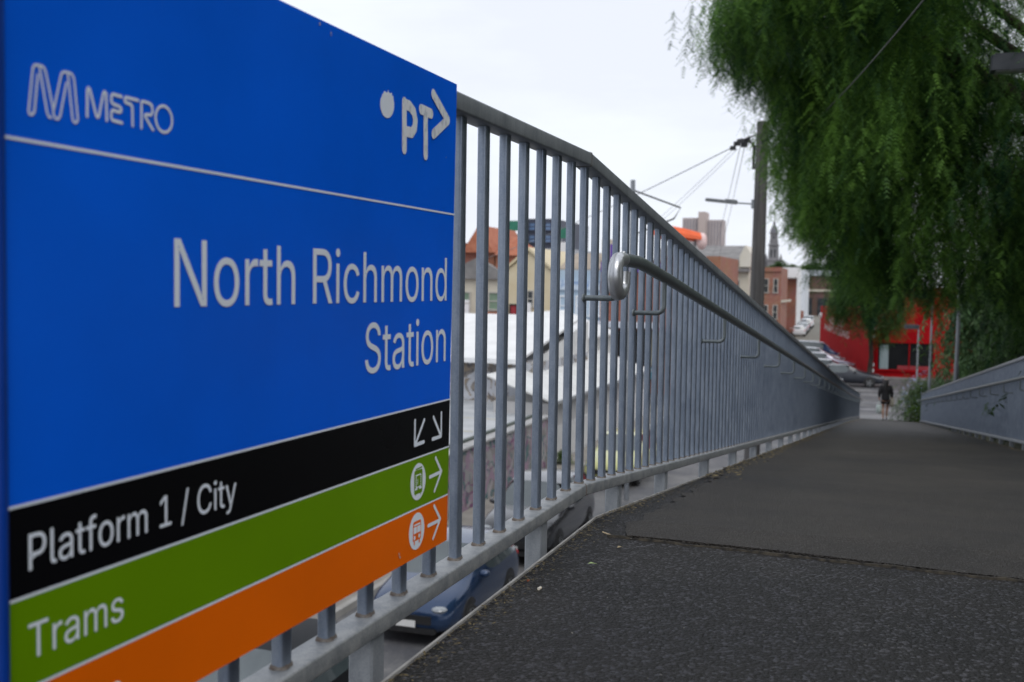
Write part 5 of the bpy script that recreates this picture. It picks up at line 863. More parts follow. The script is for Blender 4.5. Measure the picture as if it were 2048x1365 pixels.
held('tote_bag', 'small cream bag hanging at the right side of the person', 'bag', .235, .11, 1.04, bagshape(.10, .07, .34), mat('cream_cloth', (.40, .37, .30), (.48, .45, .38), scale=30, rough=.9))

# ------------------------------------------------------------------ yard, walls and sheds to the left of the street
yard_m = mat('yard_concrete', (.33, .345, .36), (.45, .46, .47), scale=.8, rough=.75, bump=.1, bscale=20)
WH = .36
gra1 = mat_graffiti('graffiti_magenta', (.24, .22, .215), [(.32, .31, .31), (.20, .08, .17), (.38, .35, .36), (.08, .15, .16), (.32, .22, .29)], .42, .55, 2.0)
gra2 = mat_graffiti('graffiti_grey', (.22, .20, .18), [(.42, .43, .46), (.12, .11, .11), (.46, .47, .50), (.26, .21, .16), (.40, .41, .44)], .5, .53, 9.0)
t = thing('boundary_wall', 'low wall covered in purple and teal graffiti beside the street, capped in white', 'wall', W(24, -10.3, GZ))
b = MB(); b.rbox(2, 33.4, -10.40, -10.12, GZ - .1, WH); b.build('wall', gra1, t)
b = MB(); b.rbox(1.98, 33.42, -10.46, -10.06, WH + .002, WH + .07); b.build('coping', mat('coping', (.30, .30, .30), (.42, .41, .40), scale=3, rough=.8), t)
b = MB(); b.rbox(1.98, 33.4, -10.62, -10.47, WH + .002, WH + .13); b.build('capping', mat('dark_green_capping', (.035, .05, .04), (.06, .075, .06), scale=3, rough=.6), t)
b = MB(); b.rbox(-2, 37, -30, -10.62, GZ, WH + .02); tag(b.build('yard', yard_m), kind='structure')
yl = mat('faded_yellow_line', (.50, .44, .24), (.45, .42, .33), scale=4, rough=.8)
b = MB()
for s0 in (22, 25.2, 28.4, 31.6): b.poly([W(s0, -16, WH + .026), W(s0, -11.2, WH + .026), W(s0 + .12, -11.2, WH + .026), W(s0 + .12, -16, WH + .026)])
tag(b.build('road_marking', yl), kind='structure')
white_roof = mat_corrugated('white_corrugated_roof', (.70, .70, .69), (.80, .80, .79), tuple(N2), 40.0); white_roof2 = mat_corrugated('white_corrugated_side', (.62, .62, .60), (.74, .74, .72), tuple(D2), 40.0)
t = thing('shed', 'long low shed with a plain white roof behind a grey graffiti wall', 'shed', W(41, -16, WH))
b = MB(); b.rbox(37.02, 45.5, -30, -12.0, GZ, 1.95); b.build('wall', gra2, t)
b = MB(); b.prism([W(36.6, -30.2, 2.02), W(36.6, -12.4, 2.02), W(46, -12.4, 3.50), W(46, -30.2, 3.50)][::-1], (0, 0, .10)); b.build('roof', white_roof, t)
b = MB(); b.rbox(36.52, 36.60, -30.2, -12.4, 1.93, 2.12); b.build('gutter', white_paint, t)
b = MB(); b.add([W(45.5, -12.01, 1.9), W(37.0, -12.01, 1.9), W(37.0, -12.01, 2.0), W(45.5, -12.01, 3.4)], [[0, 1, 2, 3]]); b.build('gable_end', white_roof2, t)
t = thing('shed', 'white lean-to shed with a sloping corrugated roof beside the street', 'shed', W(40, -11, GZ))
b = MB(); b.rbox(33.6, 50, -12.38, -10.25, GZ - .1, .80); b.build('wall', mat('lean_to_wall', (.42, .41, .41), (.50, .49, .48), scale=1.2, rough=.85), t)
b = MB(); b.rbox(33.5, 50, -10.25, -10.20, GZ - .05, -.15); b.build('base_band', mat('white_lower_wall', (.55, .54, .54), (.62, .62, .61), scale=2, rough=.8), t)
b = MB(); b.prism([W(33.3, -10.02, .84), W(50.2, -10.02, .84), W(50.2, -12.6, 1.72), W(33.3, -12.6, 1.72)], (0, 0, .06)); b.build('roof', white_roof2, t)
b = MB(); b.rbox(33.3, 50.2, -10.02, -9.92, .78, .90); b.build('gutter', mat('grey_gutter', (.28, .29, .30), (.36, .37, .38), scale=4), t)
b = MB(); b.tube([W(44, -9.98, .8), W(44, -10.1, GZ)], .05, 8); b.build('downpipe', white_paint, t)
t = thing('shed', 'white gabled shed with a corrugated side wall next to the lean-to', 'shed', W(44, -13, WH))
b = MB(); b.rbox(46.05, 53, -18.5, -12.7, GZ, 2.6); b.build('wall', white_roof2, t)
b = MB(); b.prism([W(45.9, -18.8, 2.55), W(45.9, -15.4, 3.55), W(45.9, -12.4, 2.45), W(45.9, -12.4, 2.55), W(45.9, -15.4, 3.70), W(45.9, -18.8, 2.65)], D2 * 7.3); b.build('roof', white_roof, t)

# ------------------------------------------------------------------ buildings
win_frame = mat('window_frame', (.42, .40, .36), (.5, .48, .44), scale=5, rough=.7)
def window(parent, f, o0, o1, z0, z1, glass=glass_d, frame=win_frame, face='s', name='window'):
    """a window in a face at constant s (or constant o): frame proud of the wall, pane inside it as a sub-part"""
    fr_ = MB(); pn = MB(); t_ = .09
    bx = (lambda mb, a0, a1, z0_, z1_, d0, d1_: mb.rbox(f - d1_, f - d0, a0, a1, z0_, z1_)) if face == 's' else (lambda mb, a0, a1, z0_, z1_, d0, d1_: mb.rbox(a0, a1, f + d0, f + d1_, z0_, z1_))
    bx(fr_, o0, o1, z1 - t_, z1, .003, .08); bx(fr_, o0 - .06, o1 + .06, z0, z0 + t_, .003, .14)
    for a in (o0, o1 - t_): bx(fr_, a, a + t_, z0 + t_, z1 - t_, .003, .08)
    m_ = (z0 + z1) / 2; bx(fr_, o0 + t_, o1 - t_, m_ - .03, m_ + .03, .003, .06)
    w_ = fr_.build(name, frame, parent); bx(pn, o0 + t_, o1 - t_, z0 + t_, z1 - t_, .002, .02); pn.build('pane', glass, w_); return w_
def block(parent, s0, s1, o0, o1, z0, z1, m, name='wall'): b_ = MB(); b_.rbox(s0, s1, o0, o1, z0, z1); return b_.build(name, m, parent)
cream = mat('cream_render', (.50, .46, .37), (.58, .54, .45), scale=.8, rough=.85); yellowc = mat('yellow_cream_render', (.58, .49, .32), (.64, .56, .40), scale=.8, rough=.85)
greyr = mat('grey_slate', (.17, .165, .165), (.25, .24, .235), scale=1.5, rough=.8); tanr = mat('tan_roof', (.30, .25, .20), (.38, .32, .26), scale=1.2, rough=.85)
bluew = mat('pale_blue_render', (.36, .47, .58), (.44, .55, .65), scale=.8, rough=.8); terr = mat('terracotta', (.34, .11, .06), (.44, .17, .10), scale=3, rough=.85, bump=.3)
redb = mat_brick('red_brick', (.30, .085, .05), (.38, .13, .08), (.3, .26, .22), 3.0); brickor = mat_brick('orange_brick', (.42, .14, .075), (.48, .19, .11), (.4, .33, .28), 3.0)
navyb = mat('navy_cladding', (.035, .042, .07), (.05, .058, .09), scale=1.2, rough=.5); gsign = mat('green_panel', (.02, .16, .10), (.03, .2, .13), scale=2, rough=.5)
purple = mat('purple_paint', (.10, .04, .30), (.13, .06, .36), scale=2, rough=.6); greenish = mat('green_blind', (.16, .24, .17), (.2, .28, .2), scale=3, rough=.5); redp = mat('dark_red_paint', (.28, .02, .03), (.34, .03, .04), scale=2, rough=.6)
F = 62.0
t = thing('shop_building', 'cream two storey shop with a grey triangular pediment and green blinds', 'shop', W(F + 4, -23, GZ))
block(t, F, F + 9, -28.5, -21.75, GZ, 5.35, cream)
b = MB(); b.rbox(F - .25, F + .1, -28.6, -21.7, 5.352, 5.70); b.build('cornice', greyr, t)
b = MB(); b.prism([W(F - .1, -26.0, 5.71), W(F - .1, -22.0, 5.71), W(F - .1, -23.8, 6.75)][::-1], D2 * .5); b.build('pediment', greyr, t)
block(t, F + .6, F + 9, -28.5, -21.8, 5.36, 6.0, cream, 'parapet')
for o in (-27.4, -25.2, -23.05): window(t, F, o, o + .95, 3.35 if o != -25.2 else 3.0, 4.55, greenish)
b = MB(); b.rbox(F - .06, F - .003, -23.35, -21.95, 1.5, 3.25); b.build('orange_panel', terr, t)
b = MB(); b.rbox(F - .05, F - .003, -25.2, -24.3, 2.9, 4.0); b.build('notice_panel', white_paint, t)
b = MB(); b.rbox(F - 2.2, F, -28.5, -21.8, 2.25, 2.45); b.build('awning', mat('maroon_awning', (.16, .05, .07), (.2, .07, .09), scale=2), t)
t = thing('shop_building', 'yellow cream shop with a plain gable between the pediment shop and the pale blue shop', 'shop', W(F + 4, -20.3, GZ))
b = MB(); b.prism([W(F - .3, -21.72, GZ), W(F - .3, -18.7, GZ), W(F - .3, -18.7, 5.9), W(F - .3, -20.25, 7.1), W(F - .3, -21.72, 5.9)][::-1], D2 * 9); b.build('wall', yellowc, t)
b = MB(); b.prism([W(F - .45, -21.8, 5.92), W(F - .45, -20.25, 7.18), W(F - .45, -18.62, 5.92), W(F - .45, -18.62, 6.12), W(F - .45, -20.25, 7.4), W(F - .45, -21.8, 6.12)], D2 * 9.3); b.build('roof', yellowc, t)
window(t, F - .3, -20.35, -19.85, 3.6, 4.7); window(t, F - .3, -21.5, -20.9, 1.2, 3.8, redp, black_m, name='shop_front')
b = MB(); b.rbox(F - .62, F - .36, -20.35, -20.0, 1.0, 3.9); b.build('upright_sign', white_paint, t)
b = MB(); b.rbox(F - 2.2, F - .3, -21.7, -18.7, 2.2, 2.42); b.build('awning', MATS['maroon_awning'], t)
t = thing('shop_building', 'pale blue shop with a long white sign strip seen through the bars', 'shop', W(F + 4, -17.2, GZ))
block(t, F, F + 9, -18.68, -15.6, GZ, 6.0, bluew); b = MB(); b.rbox(F - .15, F, -18.6, -15.65, 4.75, 5.35); b.build('sign_strip', mat('pale_sign', (.55, .63, .72), (.25, .36, .56), scale=2.4, rough=.5, lo=.5, hi=.62), t)
b = MB(); b.prism([W(F + .5, -18.6, 6.0), W(F + .5, -15.6, 6.0), W(F + 5, -15.6, 7.1), W(F + 5, -18.6, 7.1)][::-1], (0, 0, .1)); b.build('roof', tanr, t)
for o in (-18.3, -17.2, -16.3): window(t, F, o, o + .7, 3.1, 4.4, bluew, white_paint)
b = MB(); b.rbox(F + 2, F + 2.6, -16.1, -15.5, 6.6, 8.0); b.build('chimney', cream, t)
t = thing('shop_building', 'red brick shop with purple trim behind the handrail end', 'shop', W(F + 4, -13.5, GZ))
block(t, F - .2, F + 9, -15.55, -11.8, GZ, 6.6, redb); b = MB(); b.rbox(F - .35, F - .2, -15.55, -11.8, 5.9, 6.5); b.rbox(F - .3, F - .2, -15.0, -14.6, 5.0, 7.6); b.build('trim', purple, t)
b = MB(); b.rbox(F - 2.4, F - .2, -18.6, -11.8, 2.55, 2.85); b.build('awning', mat('pale_awning', (.55, .58, .66), (.62, .64, .7), scale=2), t)
for o, mm in ((-15.4, yl), (-14.4, glass_d), (-13.3, glass_d), (-12.6, yl)): b = MB(); b.rbox(F - .3, F - .2, o, o + .8, .2, 2.3); b.build('shop_front', mm, t)
b = MB(); b.rbox(F - .4, F - .2, -15.4, -12, -.6, .1); b.build('stall_riser', mat('teal_tile', (.03, .22, .30), (.05, .28, .36), scale=6), t)
t = thing('brick_house', 'red brick house with a steep terracotta gable roof behind the pediment shop', 'house', W(76, -28.2, GZ))
block(t, 74, 82, -29.6, -27.0, GZ, 7.4, redb)
b = MB(); b.prism([W(73.6, -29.5, 7.42), W(73.6, -28.15, 9.5), W(73.6, -26.9, 7.42)], D2 * 8.6); b.build('roof', terr, t)
b = MB(); b.rbox(74.5, 75.3, -30.2, -29.62, 6, 8.2); b.build('chimney', redb, t)
t = thing('brick_house', 'brick house with an orange tiled hip roof between the gable house and the navy building', 'house', W(76, -25.6, GZ))
block(t, 74, 80, -26.9, -24.4, GZ, 7.2, brickor)
b = MB(); b.add([W(73.7, -27.0, 7.22), W(73.7, -24.2, 7.22), W(80, -24.2, 7.22), W(80, -27.0, 7.22), W(75.5, -25.9, 8.7)], [[0, 1, 4], [1, 2, 4], [2, 3, 4], [3, 0, 4], [3, 2, 1, 0]]); b.build('roof', terr, t)
t = thing('apartment_block', 'dark navy modern block with bluish windows rising above the shops', 'building', W(95, -28.4, GZ))
block(t, 90, 102, -29.7, -27.1, GZ, 11.0, navyb)
b = MB(); b.rbox(89.9, 102.1, -29.9, -25.6, 7.6, 8.3); b.build('band', mat('pale_band', (.4, .42, .45), (.45, .47, .5), scale=2), t)
for o in (-29.5, -28.0):
    for z in (8.8, 9.9): window(t, 90, o, o + .7, z, z + .8, mat('sky_glass', (.12, .2, .36), (.16, .25, .42), scale=1, rough=.2), navyb)
for nm, o, z0, z1, lab in (('a', -30.2, 8.6, 10.6, 'green signs on a post left of the navy block'), ('b', -25.8, 7.9, 10.0, 'green signs on a post right of the navy block')):
    t = thing('street_sign', lab, 'sign', W(88, o, GZ)); b = MB(); b.tube([W(88, o, GZ), W(88, o, z1)], .08, 8); b.build('post', galv_rail, t)
    for z in (z0, (z0 + z1) / 2 + .2): b = MB(); b.rbox(87.85, 87.9, o - .6, o + .6, z, z + .9); b.build('sign_panel', gsign if z > z0 or nm == 'a' else white_paint, t)
# the shop row hidden by the dense bars, and the orange canopy on it
t = thing('shop_building', 'brown brick shop under the orange canopy, mostly hidden by the railing', 'shop', W(66, -9, GZ))
block(t, 61.5, 70, -11.78, -8.2, GZ, 6.9, brickor); window(t, 61.5, -11.0, -9.8, 3.2, 4.6); b = MB(); b.rbox(59.5, 61.5, -11.7, -8.3, 2.4, 2.6); b.build('awning', MATS['maroon_awning'], t)
orange = mat('orange_fabric', (.80, .13, .03), (.66, .10, .025), scale=2, rough=.6); pinkw = mat('pale_pink', (.72, .48, .45), (.78, .6, .58), scale=3, rough=.6)
t = thing('rooftop_canopy', 'ribbed orange canopy with a pale end curving above the left railing', 'canopy', W(60.5, -10.4, 6.9))
b = MB(); nr = 9; vs = []; nx = 16
for i in range(nr + 1):
    a = R(20 + 150 * i / nr)
    for j in range(nx + 1):
        u = j / nx; r_ = 1.05 * (1 - .45 * u ** 2) * (1 + (.05 if i % 2 else -.03)); o = -12.2 + 3.05 * u
        vs.append(W(60.6 - r_ * .9 * math.cos(a) * 1.0, o, 7.75 + r_ * math.sin(a) * .95 - .12 * u))
b.add(vs, [[i * (nx + 1) + j, i * (nx + 1) + j + 1, (i + 1) * (nx + 1) + j + 1, (i + 1) * (nx + 1) + j] for i in range(nr) for j in range(nx)])
cn = b.build('fabric', orange, t); md = cn.modifiers.new('th', 'SOLIDIFY'); md.thickness = .04
b = MB(); b.ball(W(60.6, -9.2, 7.75), .32, .42, .52, 12, 8); b.build('end_cap', pinkw, t, smooth=True)
b = MB()
for o in (-12, -9.6): b.tube([W(60.6, o, 6.2), W(60.6, o, 8.0)], .05, 6)
b.build('support', wire_m, t)
# cream gabled building and the brick and white buildings along the side street
t = thing('cream_building', 'cream building with a grey slate roof and gabled parapet left of the power pole', 'building', W(104, -13, GZ))
block(t, 100, 112, -20, -10.9, GZ, 7.35, cream)
b = MB(); b.prism([W(99.7, -20.2, 7.3), W(99.7, -11.75, 7.3), W(105.5, -11.75, 9.1), W(105.5, -20.2, 9.1)][::-1], (0, 0, .1)); b.build('roof', greyr, t)
b = MB(); b.prism([W(99.6, -11.75, 7.0), W(99.6, -10.75, 7.0), W(99.6, -10.75, 8.3), W(99.6, -11.25, 9.05), W(99.6, -11.75, 8.0)][::-1], D2 * 6); b.build('parapet', mat('white_cream', (.62, .59, .50), (.68, .65, .57), scale=1, rough=.85), t)
b = MB(); b.rbox(99.5, 100, -20, -10.8, 6.55, 6.85); b.build('cornice', greyr, t)
for o in (-14.5, -12.6): window(t, 100, o, o + .9, 4.4, 5.8)
def street_block(name, label, cat, s0, s1, sdir, o_front, depth, ztop, m, extra=None):
    """block along the left of the side street, its long face turned to the street"""
    t_ = thing(name, label, cat, W((s0 + s1) / 2, o_front - depth / 2, GZ)); k_ = sdir
    b_ = MB(); c = [W(s0, o_front - depth, GZ), W(s0, o_front, GZ), W(s1, o_front + k_ * (s1 - s0), GZ), W(s1, o_front - depth + k_ * (s1 - s0), GZ)]
    b_.prism(c[::-1], (0, 0, ztop - GZ)); b_.build('wall', m, t_); return t_
bl = mat_brick('old_red_brick', (.36, .125, .08), (.42, .17, .11), (.36, .3, .26), 1.2)
t = street_block('brick_building', 'red brick building with tall narrow windows right of the power pole', 'building', 140, 156, -.03, -11.3, 4.0, 7.75, bl)
for o in (-14.7, -13.5, -12.3):
    for z in (1.0, 4.4): window(t, 140, o, o + .62, z, z + 1.9, glass_d, win_frame)
b = MB(); b.rbox(139.8, 140, -15.3, -11.3, 7.2, 7.75); b.build('cornice', bl, t)
b = MB(); b.rbox(140.1, 156, -11.28, -11.2, 3.2, 3.5); b.build('string_course', cream, t)
t = street_block('white_building', 'white flat roofed building behind the red brick building', 'building', 160, 176, -.03, -10.7, 3.0, 7.9, white_paint); b = MB(); b.rbox(158.6, 160, -13.8, -10.2, 6.6, 8.1); b.build('canopy', white_paint, t); b = MB(); b.rbox(159.8, 160, -13.5, -10.8, GZ, 6.4); b.build('brick_front', redb, t)
whb = mat('white_panel_wall', (.60, .63, .67), (.68, .7, .73), scale=1.5, rough=.6)
t = street_block('white_building', 'tall pale panelled building between the brick fronts and the brown warehouse', 'building', 190, 215, -.03, -11.6, 2.6, 8.3, whb)
for z in (1.5, 4.2, 6.4): window(t, 190, -13.7, -12.2, z, z + 1.2)
b = MB(); b.rbox(189.7, 190, -14.2, -11.6, GZ, 1.2); b.build('brick_base', redb, t)
brn = mat_brick('brown_brick', (.12, .065, .05), (.16, .09, .07), (.16, .13, .11), 1.2)
t = thing('warehouse', 'brown brick warehouse with a grey metal roof closing the end of the side street', 'warehouse', W(275, -10, GZ))
block(t, 270, 300, -18.5, 4, GZ, 8.2, brn); b = MB(); b.rbox(269.5, 300, -18.8, 4.2, 8.21, 9.6); b.build('roof', mat('grey_metal_roof', (.33, .36, .40), (.4, .43, .47), scale=.3, rough=.5), t)
for o in (-17, -13.5, -10, -6): b = MB(); b.rbox(269.7, 270, o, o + 2.2, GZ + .2, 2.8); b.build('door', glass_d, t)
b = MB(); b.rbox(269.7, 270, -18.4, 3.9, 4.4, 4.9); b.build('string_course', cream, t)
# red shop on the corner, with its window facing the ramp and a painted side wall
red = mat('red_paint', (.33, .004, .008), (.39, .007, .011), scale=1.1, rough=.9, spec=.12, bump=.06, bscale=30)
t = thing('red_shop', 'bright red corner shop with a dark display window and painted side wall', 'shop', W(90, 2, GZ))
SA = W(80.9, .42, 0); SB = W(120, -5.30, 0); sdv = (SB - SA).normalized(); snv = Vector((sdv.y, -sdv.x, 0))     # side wall line; snv points into the building
b = MB(); fl = [SA, W(80.9, 13, 0), W(121, 13, 0), SB]; b.prism([Vector((p.x, p.y, GZ)) for p in fl][::-1], (0, 0, 3.17 - GZ)); b.build('wall', red, t)
b = MB(); b.rbox(80.91, 92, .47, 12.9, 3.172, 4.9); b.build('parapet', red, t)
wf = MB()
wf.rbox(80.76, 80.898, .70, 4.75, 1.16, 1.30); wf.rbox(80.76, 80.898, .70, 4.75, -.93, -.80); wf.rbox(80.76, 80.898, .70, .82, -.80, 1.16); wf.rbox(80.76, 80.898, 4.63, 4.75, -.80, 1.16); wf.rbox(80.80, 80.898, 2.95, 3.03, -.80, 1.16)
wn = wf.build('display_window', red, t); b = MB(); b.rbox(80.86, 80.90, .82, 4.63, -.80, 1.16); b.build('pane', mat('shop_glass', (.010, .011, .013), (.018, .019, .021), scale=.8, rough=.25, spec=.15), wn)
b = MB(); b.rbox(80.82, 80.858, .95, 1.55, -.78, 1.0); b.build('curtain', mat('pale_curtain', (.28, .36, .38), (.34, .42, .44), scale=4, rough=.9, stretch=(1, 1, .1)), wn)
b = MB(); b.rbox(80.80, 80.858, 2.2, 4.5, -.78, -.5); b.build('goods', redp, wn)
b = MB()
for z in (1.5, 2.05, -.62, -1.05): b.rbox(80.72, 80.90, .44, .58, z, z + .22)
b.build('white_fitting', white_paint, t)
sideF = lambda x, y: Vector((SB.x, SB.y, 0)) - sdv * x - snv * .02 + UP * y
letters(t, 'PARTITIONS', 5.0, 25.5, .75, .62, white_paint, sideF, -snv); letters(t, 'HOI CO', 9.0, 21.5, 1.55, .62, white_paint, sideF, -snv)
b = MB(); b.ball(sideF(1.6, 2.2), .3, .3, .32, 10, 7); b.build('wall_lamp', white_paint, t, smooth=True)
b = MB(); b.rbox(84, 92, .6, 12.8, 4.92, 5.3); b.build('roof', mat('rust_red_roof', (.30, .05, .02), (.36, .08, .03), scale=1.5), t)
# far landmarks
stone = mat('dark_stone', (.16, .155, .165), (.23, .225, .235), scale=.25, rough=.9)
TB = W(700, -64.0, 0); t = thing('clock_tower', 'ornate grey stone clock tower with a domed top in the far distance', 'tower', (TB.x, TB.y, GZ))
r2 = math.sqrt(2)
def sq(b_, prof): b_.lathe((TB.x, TB.y, 0), [(r_ * r2, z) for r_, z in prof], 4, sq=D2)
b = MB(); sq(b, [(3.9, GZ), (3.7, 22), (4.0, 22.2), (4.0, 23.2), (3.1, 23.6), (2.75, 31.6), (3.2, 31.9), (3.2, 32.8), (2.5, 33.2), (2.45, 35.6)]); b.build('shaft', stone, t)
b = MB(); sq(b, [(2.2, 35.5), (2.15, 39.3), (2.7, 39.6), (2.7, 40.3)]); b.build('belfry', stone, t)
b = MB(); sq(b, [(2.3, 40.3), (2.15, 41.8), (1.55, 43.6), (1.0, 44.8)]); b.lathe((TB.x, TB.y, 0), [(.75, 44.8), (.7, 46.2), (.9, 46.4), (.5, 47.2), (.12, 48.2), (.08, 49.6)], 8); b.build('dome', mat('slate_dome', (.13, .13, .15), (.17, .17, .19), scale=.4, rough=.7), t)
for z in (33.9, 36.4): b = MB(); b.lathe(Vector((TB.x, TB.y, z + .8)) - D2 * 2.42, [(.9 if z < 35 else .6, -.1), (.9 if z < 35 else .6, .02)], 16, axis=-D2); b.build('clock_face' if z < 35 else 'opening', cream if z < 35 else glass_d, t)
b = MB()
for sx in (-1, 1): b.box(Vector((TB.x, TB.y, 27)) - D2 * 3.05 + N2 * sx * 1.1, D2, N2, UP, .12, .45, 2.6)
b.build('opening', glass_d, t)
for sx in (-1, 1):
    b = MB(); b.lathe(Vector((TB.x, TB.y, 0)) + N2 * sx * 4.6, [(1.0, 10), (1.0, 24), (.1, 27)], 6); b.build('turret', stone, t)
conc = mat('tower_concrete', (.42, .36, .36), (.48, .42, .42), scale=.05, rough=.9)
t = thing('tower_block', 'wide concrete tower block in two slabs with a lift shaft, in the far distance', 'tower block', W(950, -150, GZ))
block(t, 950, 965, -166.5, -151.2, GZ, 66.0, conc, 'slab'); block(t, 955, 972, -146.1, -131.5, GZ, 64.4, conc, 'slab'); block(t, 946, 968, -152.0, -145.8, GZ, 71.0, mat('lift_shaft', (.45, .37, .34), (.5, .42, .4), scale=.05, rough=.9), 'lift_shaft')
wstr = mat('tower_windows', (.22, .21, .23), (.27, .26, .28), scale=.2, rough=.4)
b = MB()
for o in [-165 + 2.6 * i for i in range(5)]: b.rbox(949.8, 949.99, o, o + 1.1, 2, 64.5)
for o in [-144.6 + 2.6 * i for i in range(5)]: b.rbox(954.8, 954.99, o, o + 1.1, 2, 63)
b.build('window_strip', wstr, t)
# ------------------------------------------------------------------ trees and shrubs
bark = mat('bark', (.030, .022, .018), (.075, .058, .048), scale=7, rough=.95, bump=.8, bscale=30, stretch=(1, 1, .3))
pepper = mat_leaf('pepper_leaf', (.016, .062, .032), (.20, .38, .06), .45)
gum = mat_leaf('gum_leaf', (.034, .088, .042), (.19, .31, .12), .38)
shrub_m = mat_leaf('shrub_leaf', (.020, .058, .014), (.12, .22, .03), .35)
darkleaf = mat_leaf('dark_leaf', (.012, .030, .014), (.05, .095, .025), .3)
def leaf_mesh(name, V, T, tint, m, parent, loc):
    me = bpy.data.meshes.new(name); n = len(V); f = len(T)
    V = V - np.array(loc)
    me.vertices.add(n); me.vertices.foreach_set('co', V.astype('f').ravel()); me.loops.add(3 * f); me.loops.foreach_set('vertex_index', T.astype('i').ravel())
    me.polygons.add(f); me.polygons.foreach_set('loop_start', np.arange(0, 3 * f, 3, dtype='i')); me.polygons.foreach_set('loop_total', np.full(f, 3, 'i'))
    at = me.attributes.new('tint', 'FLOAT', 'POINT'); at.data.foreach_set('value', tint.astype('f')); me.materials.append(m); me.update()
    o = bpy.data.objects.new(name, me); COL.objects.link(o)
    if parent is not None: o.parent = parent
    return o
def strand_templates(r, count, nleaf, leaf_len, pairs, lw, ll, droop, sway=.12):
    """hanging twigs one metre long set with feathery compound leaves"""
    out = []
    for _ in range(count):
        V = []; T = []; ti = []
        ph = r.uniform(0, 6.28); A = r.uniform(.4, 1) * sway
        node = lambda u: np.array([A * math.sin(2.2 * u + ph) - A * math.sin(ph), A * math.cos(1.7 * u + ph) - A * math.cos(ph), -u])
        for i in range(6):
            p, q = node(i / 6), node((i + 1) / 6); w_ = np.array([.0035 * (1 - i / 8), 0, 0]); b0 = len(V); V += [p - w_, p + w_, q + w_ * .8, q - w_ * .8]; T += [[b0, b0 + 1, b0 + 2], [b0, b0 + 2, b0 + 3]]; ti += [.25] * 4
        for i in range(nleaf):
            u = (i + .6) / nleaf; p = node(u); az = i * 2.4 + r.uniform(-.5, .5); el = R(r.uniform(*droop)); lt = r.uniform(-.22, .22)
            d = np.array([math.cos(az) * math.cos(el), math.sin(az) * math.cos(el), -math.sin(el)]); L_ = leaf_len * r.uniform(.75, 1.2)
            side = np.cross(d, [0, 0, 1.0]); side /= np.linalg.norm(side) + 1e-9; nrm = np.cross(side, d)
            if pairs == 0:
                b0 = len(V); m_ = p + d * L_ * .5 - np.array([0, 0, .1 * L_]); e = p + d * L_ - np.array([0, 0, .35 * L_]); V += [p, m_ + side * lw, e, m_ - side * lw]; T += [[b0, b0 + 1, b0 + 2], [b0, b0 + 2, b0 + 3]]; ti += [.5 + lt] * 4; continue
            for k in range(pairs):
                v = (k + .7) / pairs; c = p + d * L_ * v - np.array([0, 0, .30 * L_ * v * v])
                for sg in (-1, 1):
                    tip = c + side * sg * ll * (1 - .35 * v) + d * ll * .55 + nrm * r.uniform(-.006, .006) - np.array([0, 0, .012]); b0 = len(V)
                    V += [c - d * lw, c + d * lw, tip]; T += [[b0, b0 + 1, b0 + 2]]; ti += [.5 + lt, .5 + lt, .6 + lt]
        out.append((np.array(V), np.array(T), np.array(ti)))
    return out
def hang(tpls, tops, lens, tints, r, width=1.0):
    Vs = []; Ts = []; ts = []; base = 0
    for p, l_, tt in zip(tops, lens, tints):
        V, T, ti = tpls[r.integers(len(tpls))]; a = r.uniform(0, 2 * np.pi); c, s = math.cos(a), math.sin(a); wv = width * (.8 + .3 * l_)
        X = np.empty_like(V); X[:, 0] = (V[:, 0] * c - V[:, 1] * s) * wv; X[:, 1] = (V[:, 0] * s + V[:, 1] * c) * wv; X[:, 2] = V[:, 2] * l_
        Vs.append(X + p); Ts.append(T + base); ts.append(np.clip(ti - .5 + tt, 0, 1)); base += len(V)
    return np.concatenate(Vs), np.concatenate(Ts), np.concatenate(ts)
def limbs(parent, base, fork, tips, r0, name='trunk', rad_tip=.03):
    b = MB(); base, fork = Vector(base), Vector(fork); mid = base.lerp(fork, .5) + Vector((.12, -.08, 0)); b.tube([base - UP * .4, base + UP * .15, mid, fork], r0, 12, rs=[r0 * 1.5, r0 * 1.15, r0 * .95, r0 * .8])
    rr = random.Random(len(tips)); t = b.build(name, bark, parent, smooth=60)
    for tp in tips:
        tp = Vector(tp); b = MB(); v = tp - fork; pts = [fork + v * u + UP * (.9 * math.sin(math.pi * u) * v.length * .10) + Vector((rr.uniform(-.12, .12), rr.uniform(-.12, .12), rr.uniform(-.1, .1))) * (1 if 0 < u < 1 else 0) * v.length * .12 for u in (0, .2, .4, .6, .8, 1)]
        b.tube(pts, .1, 8, rs=[r0 * .34 * (1 - .85 * i / 5) + min(rad_tip, r0 * .5) * .5 for i in range(6)]); b.build('limb', bark, parent, smooth=60)
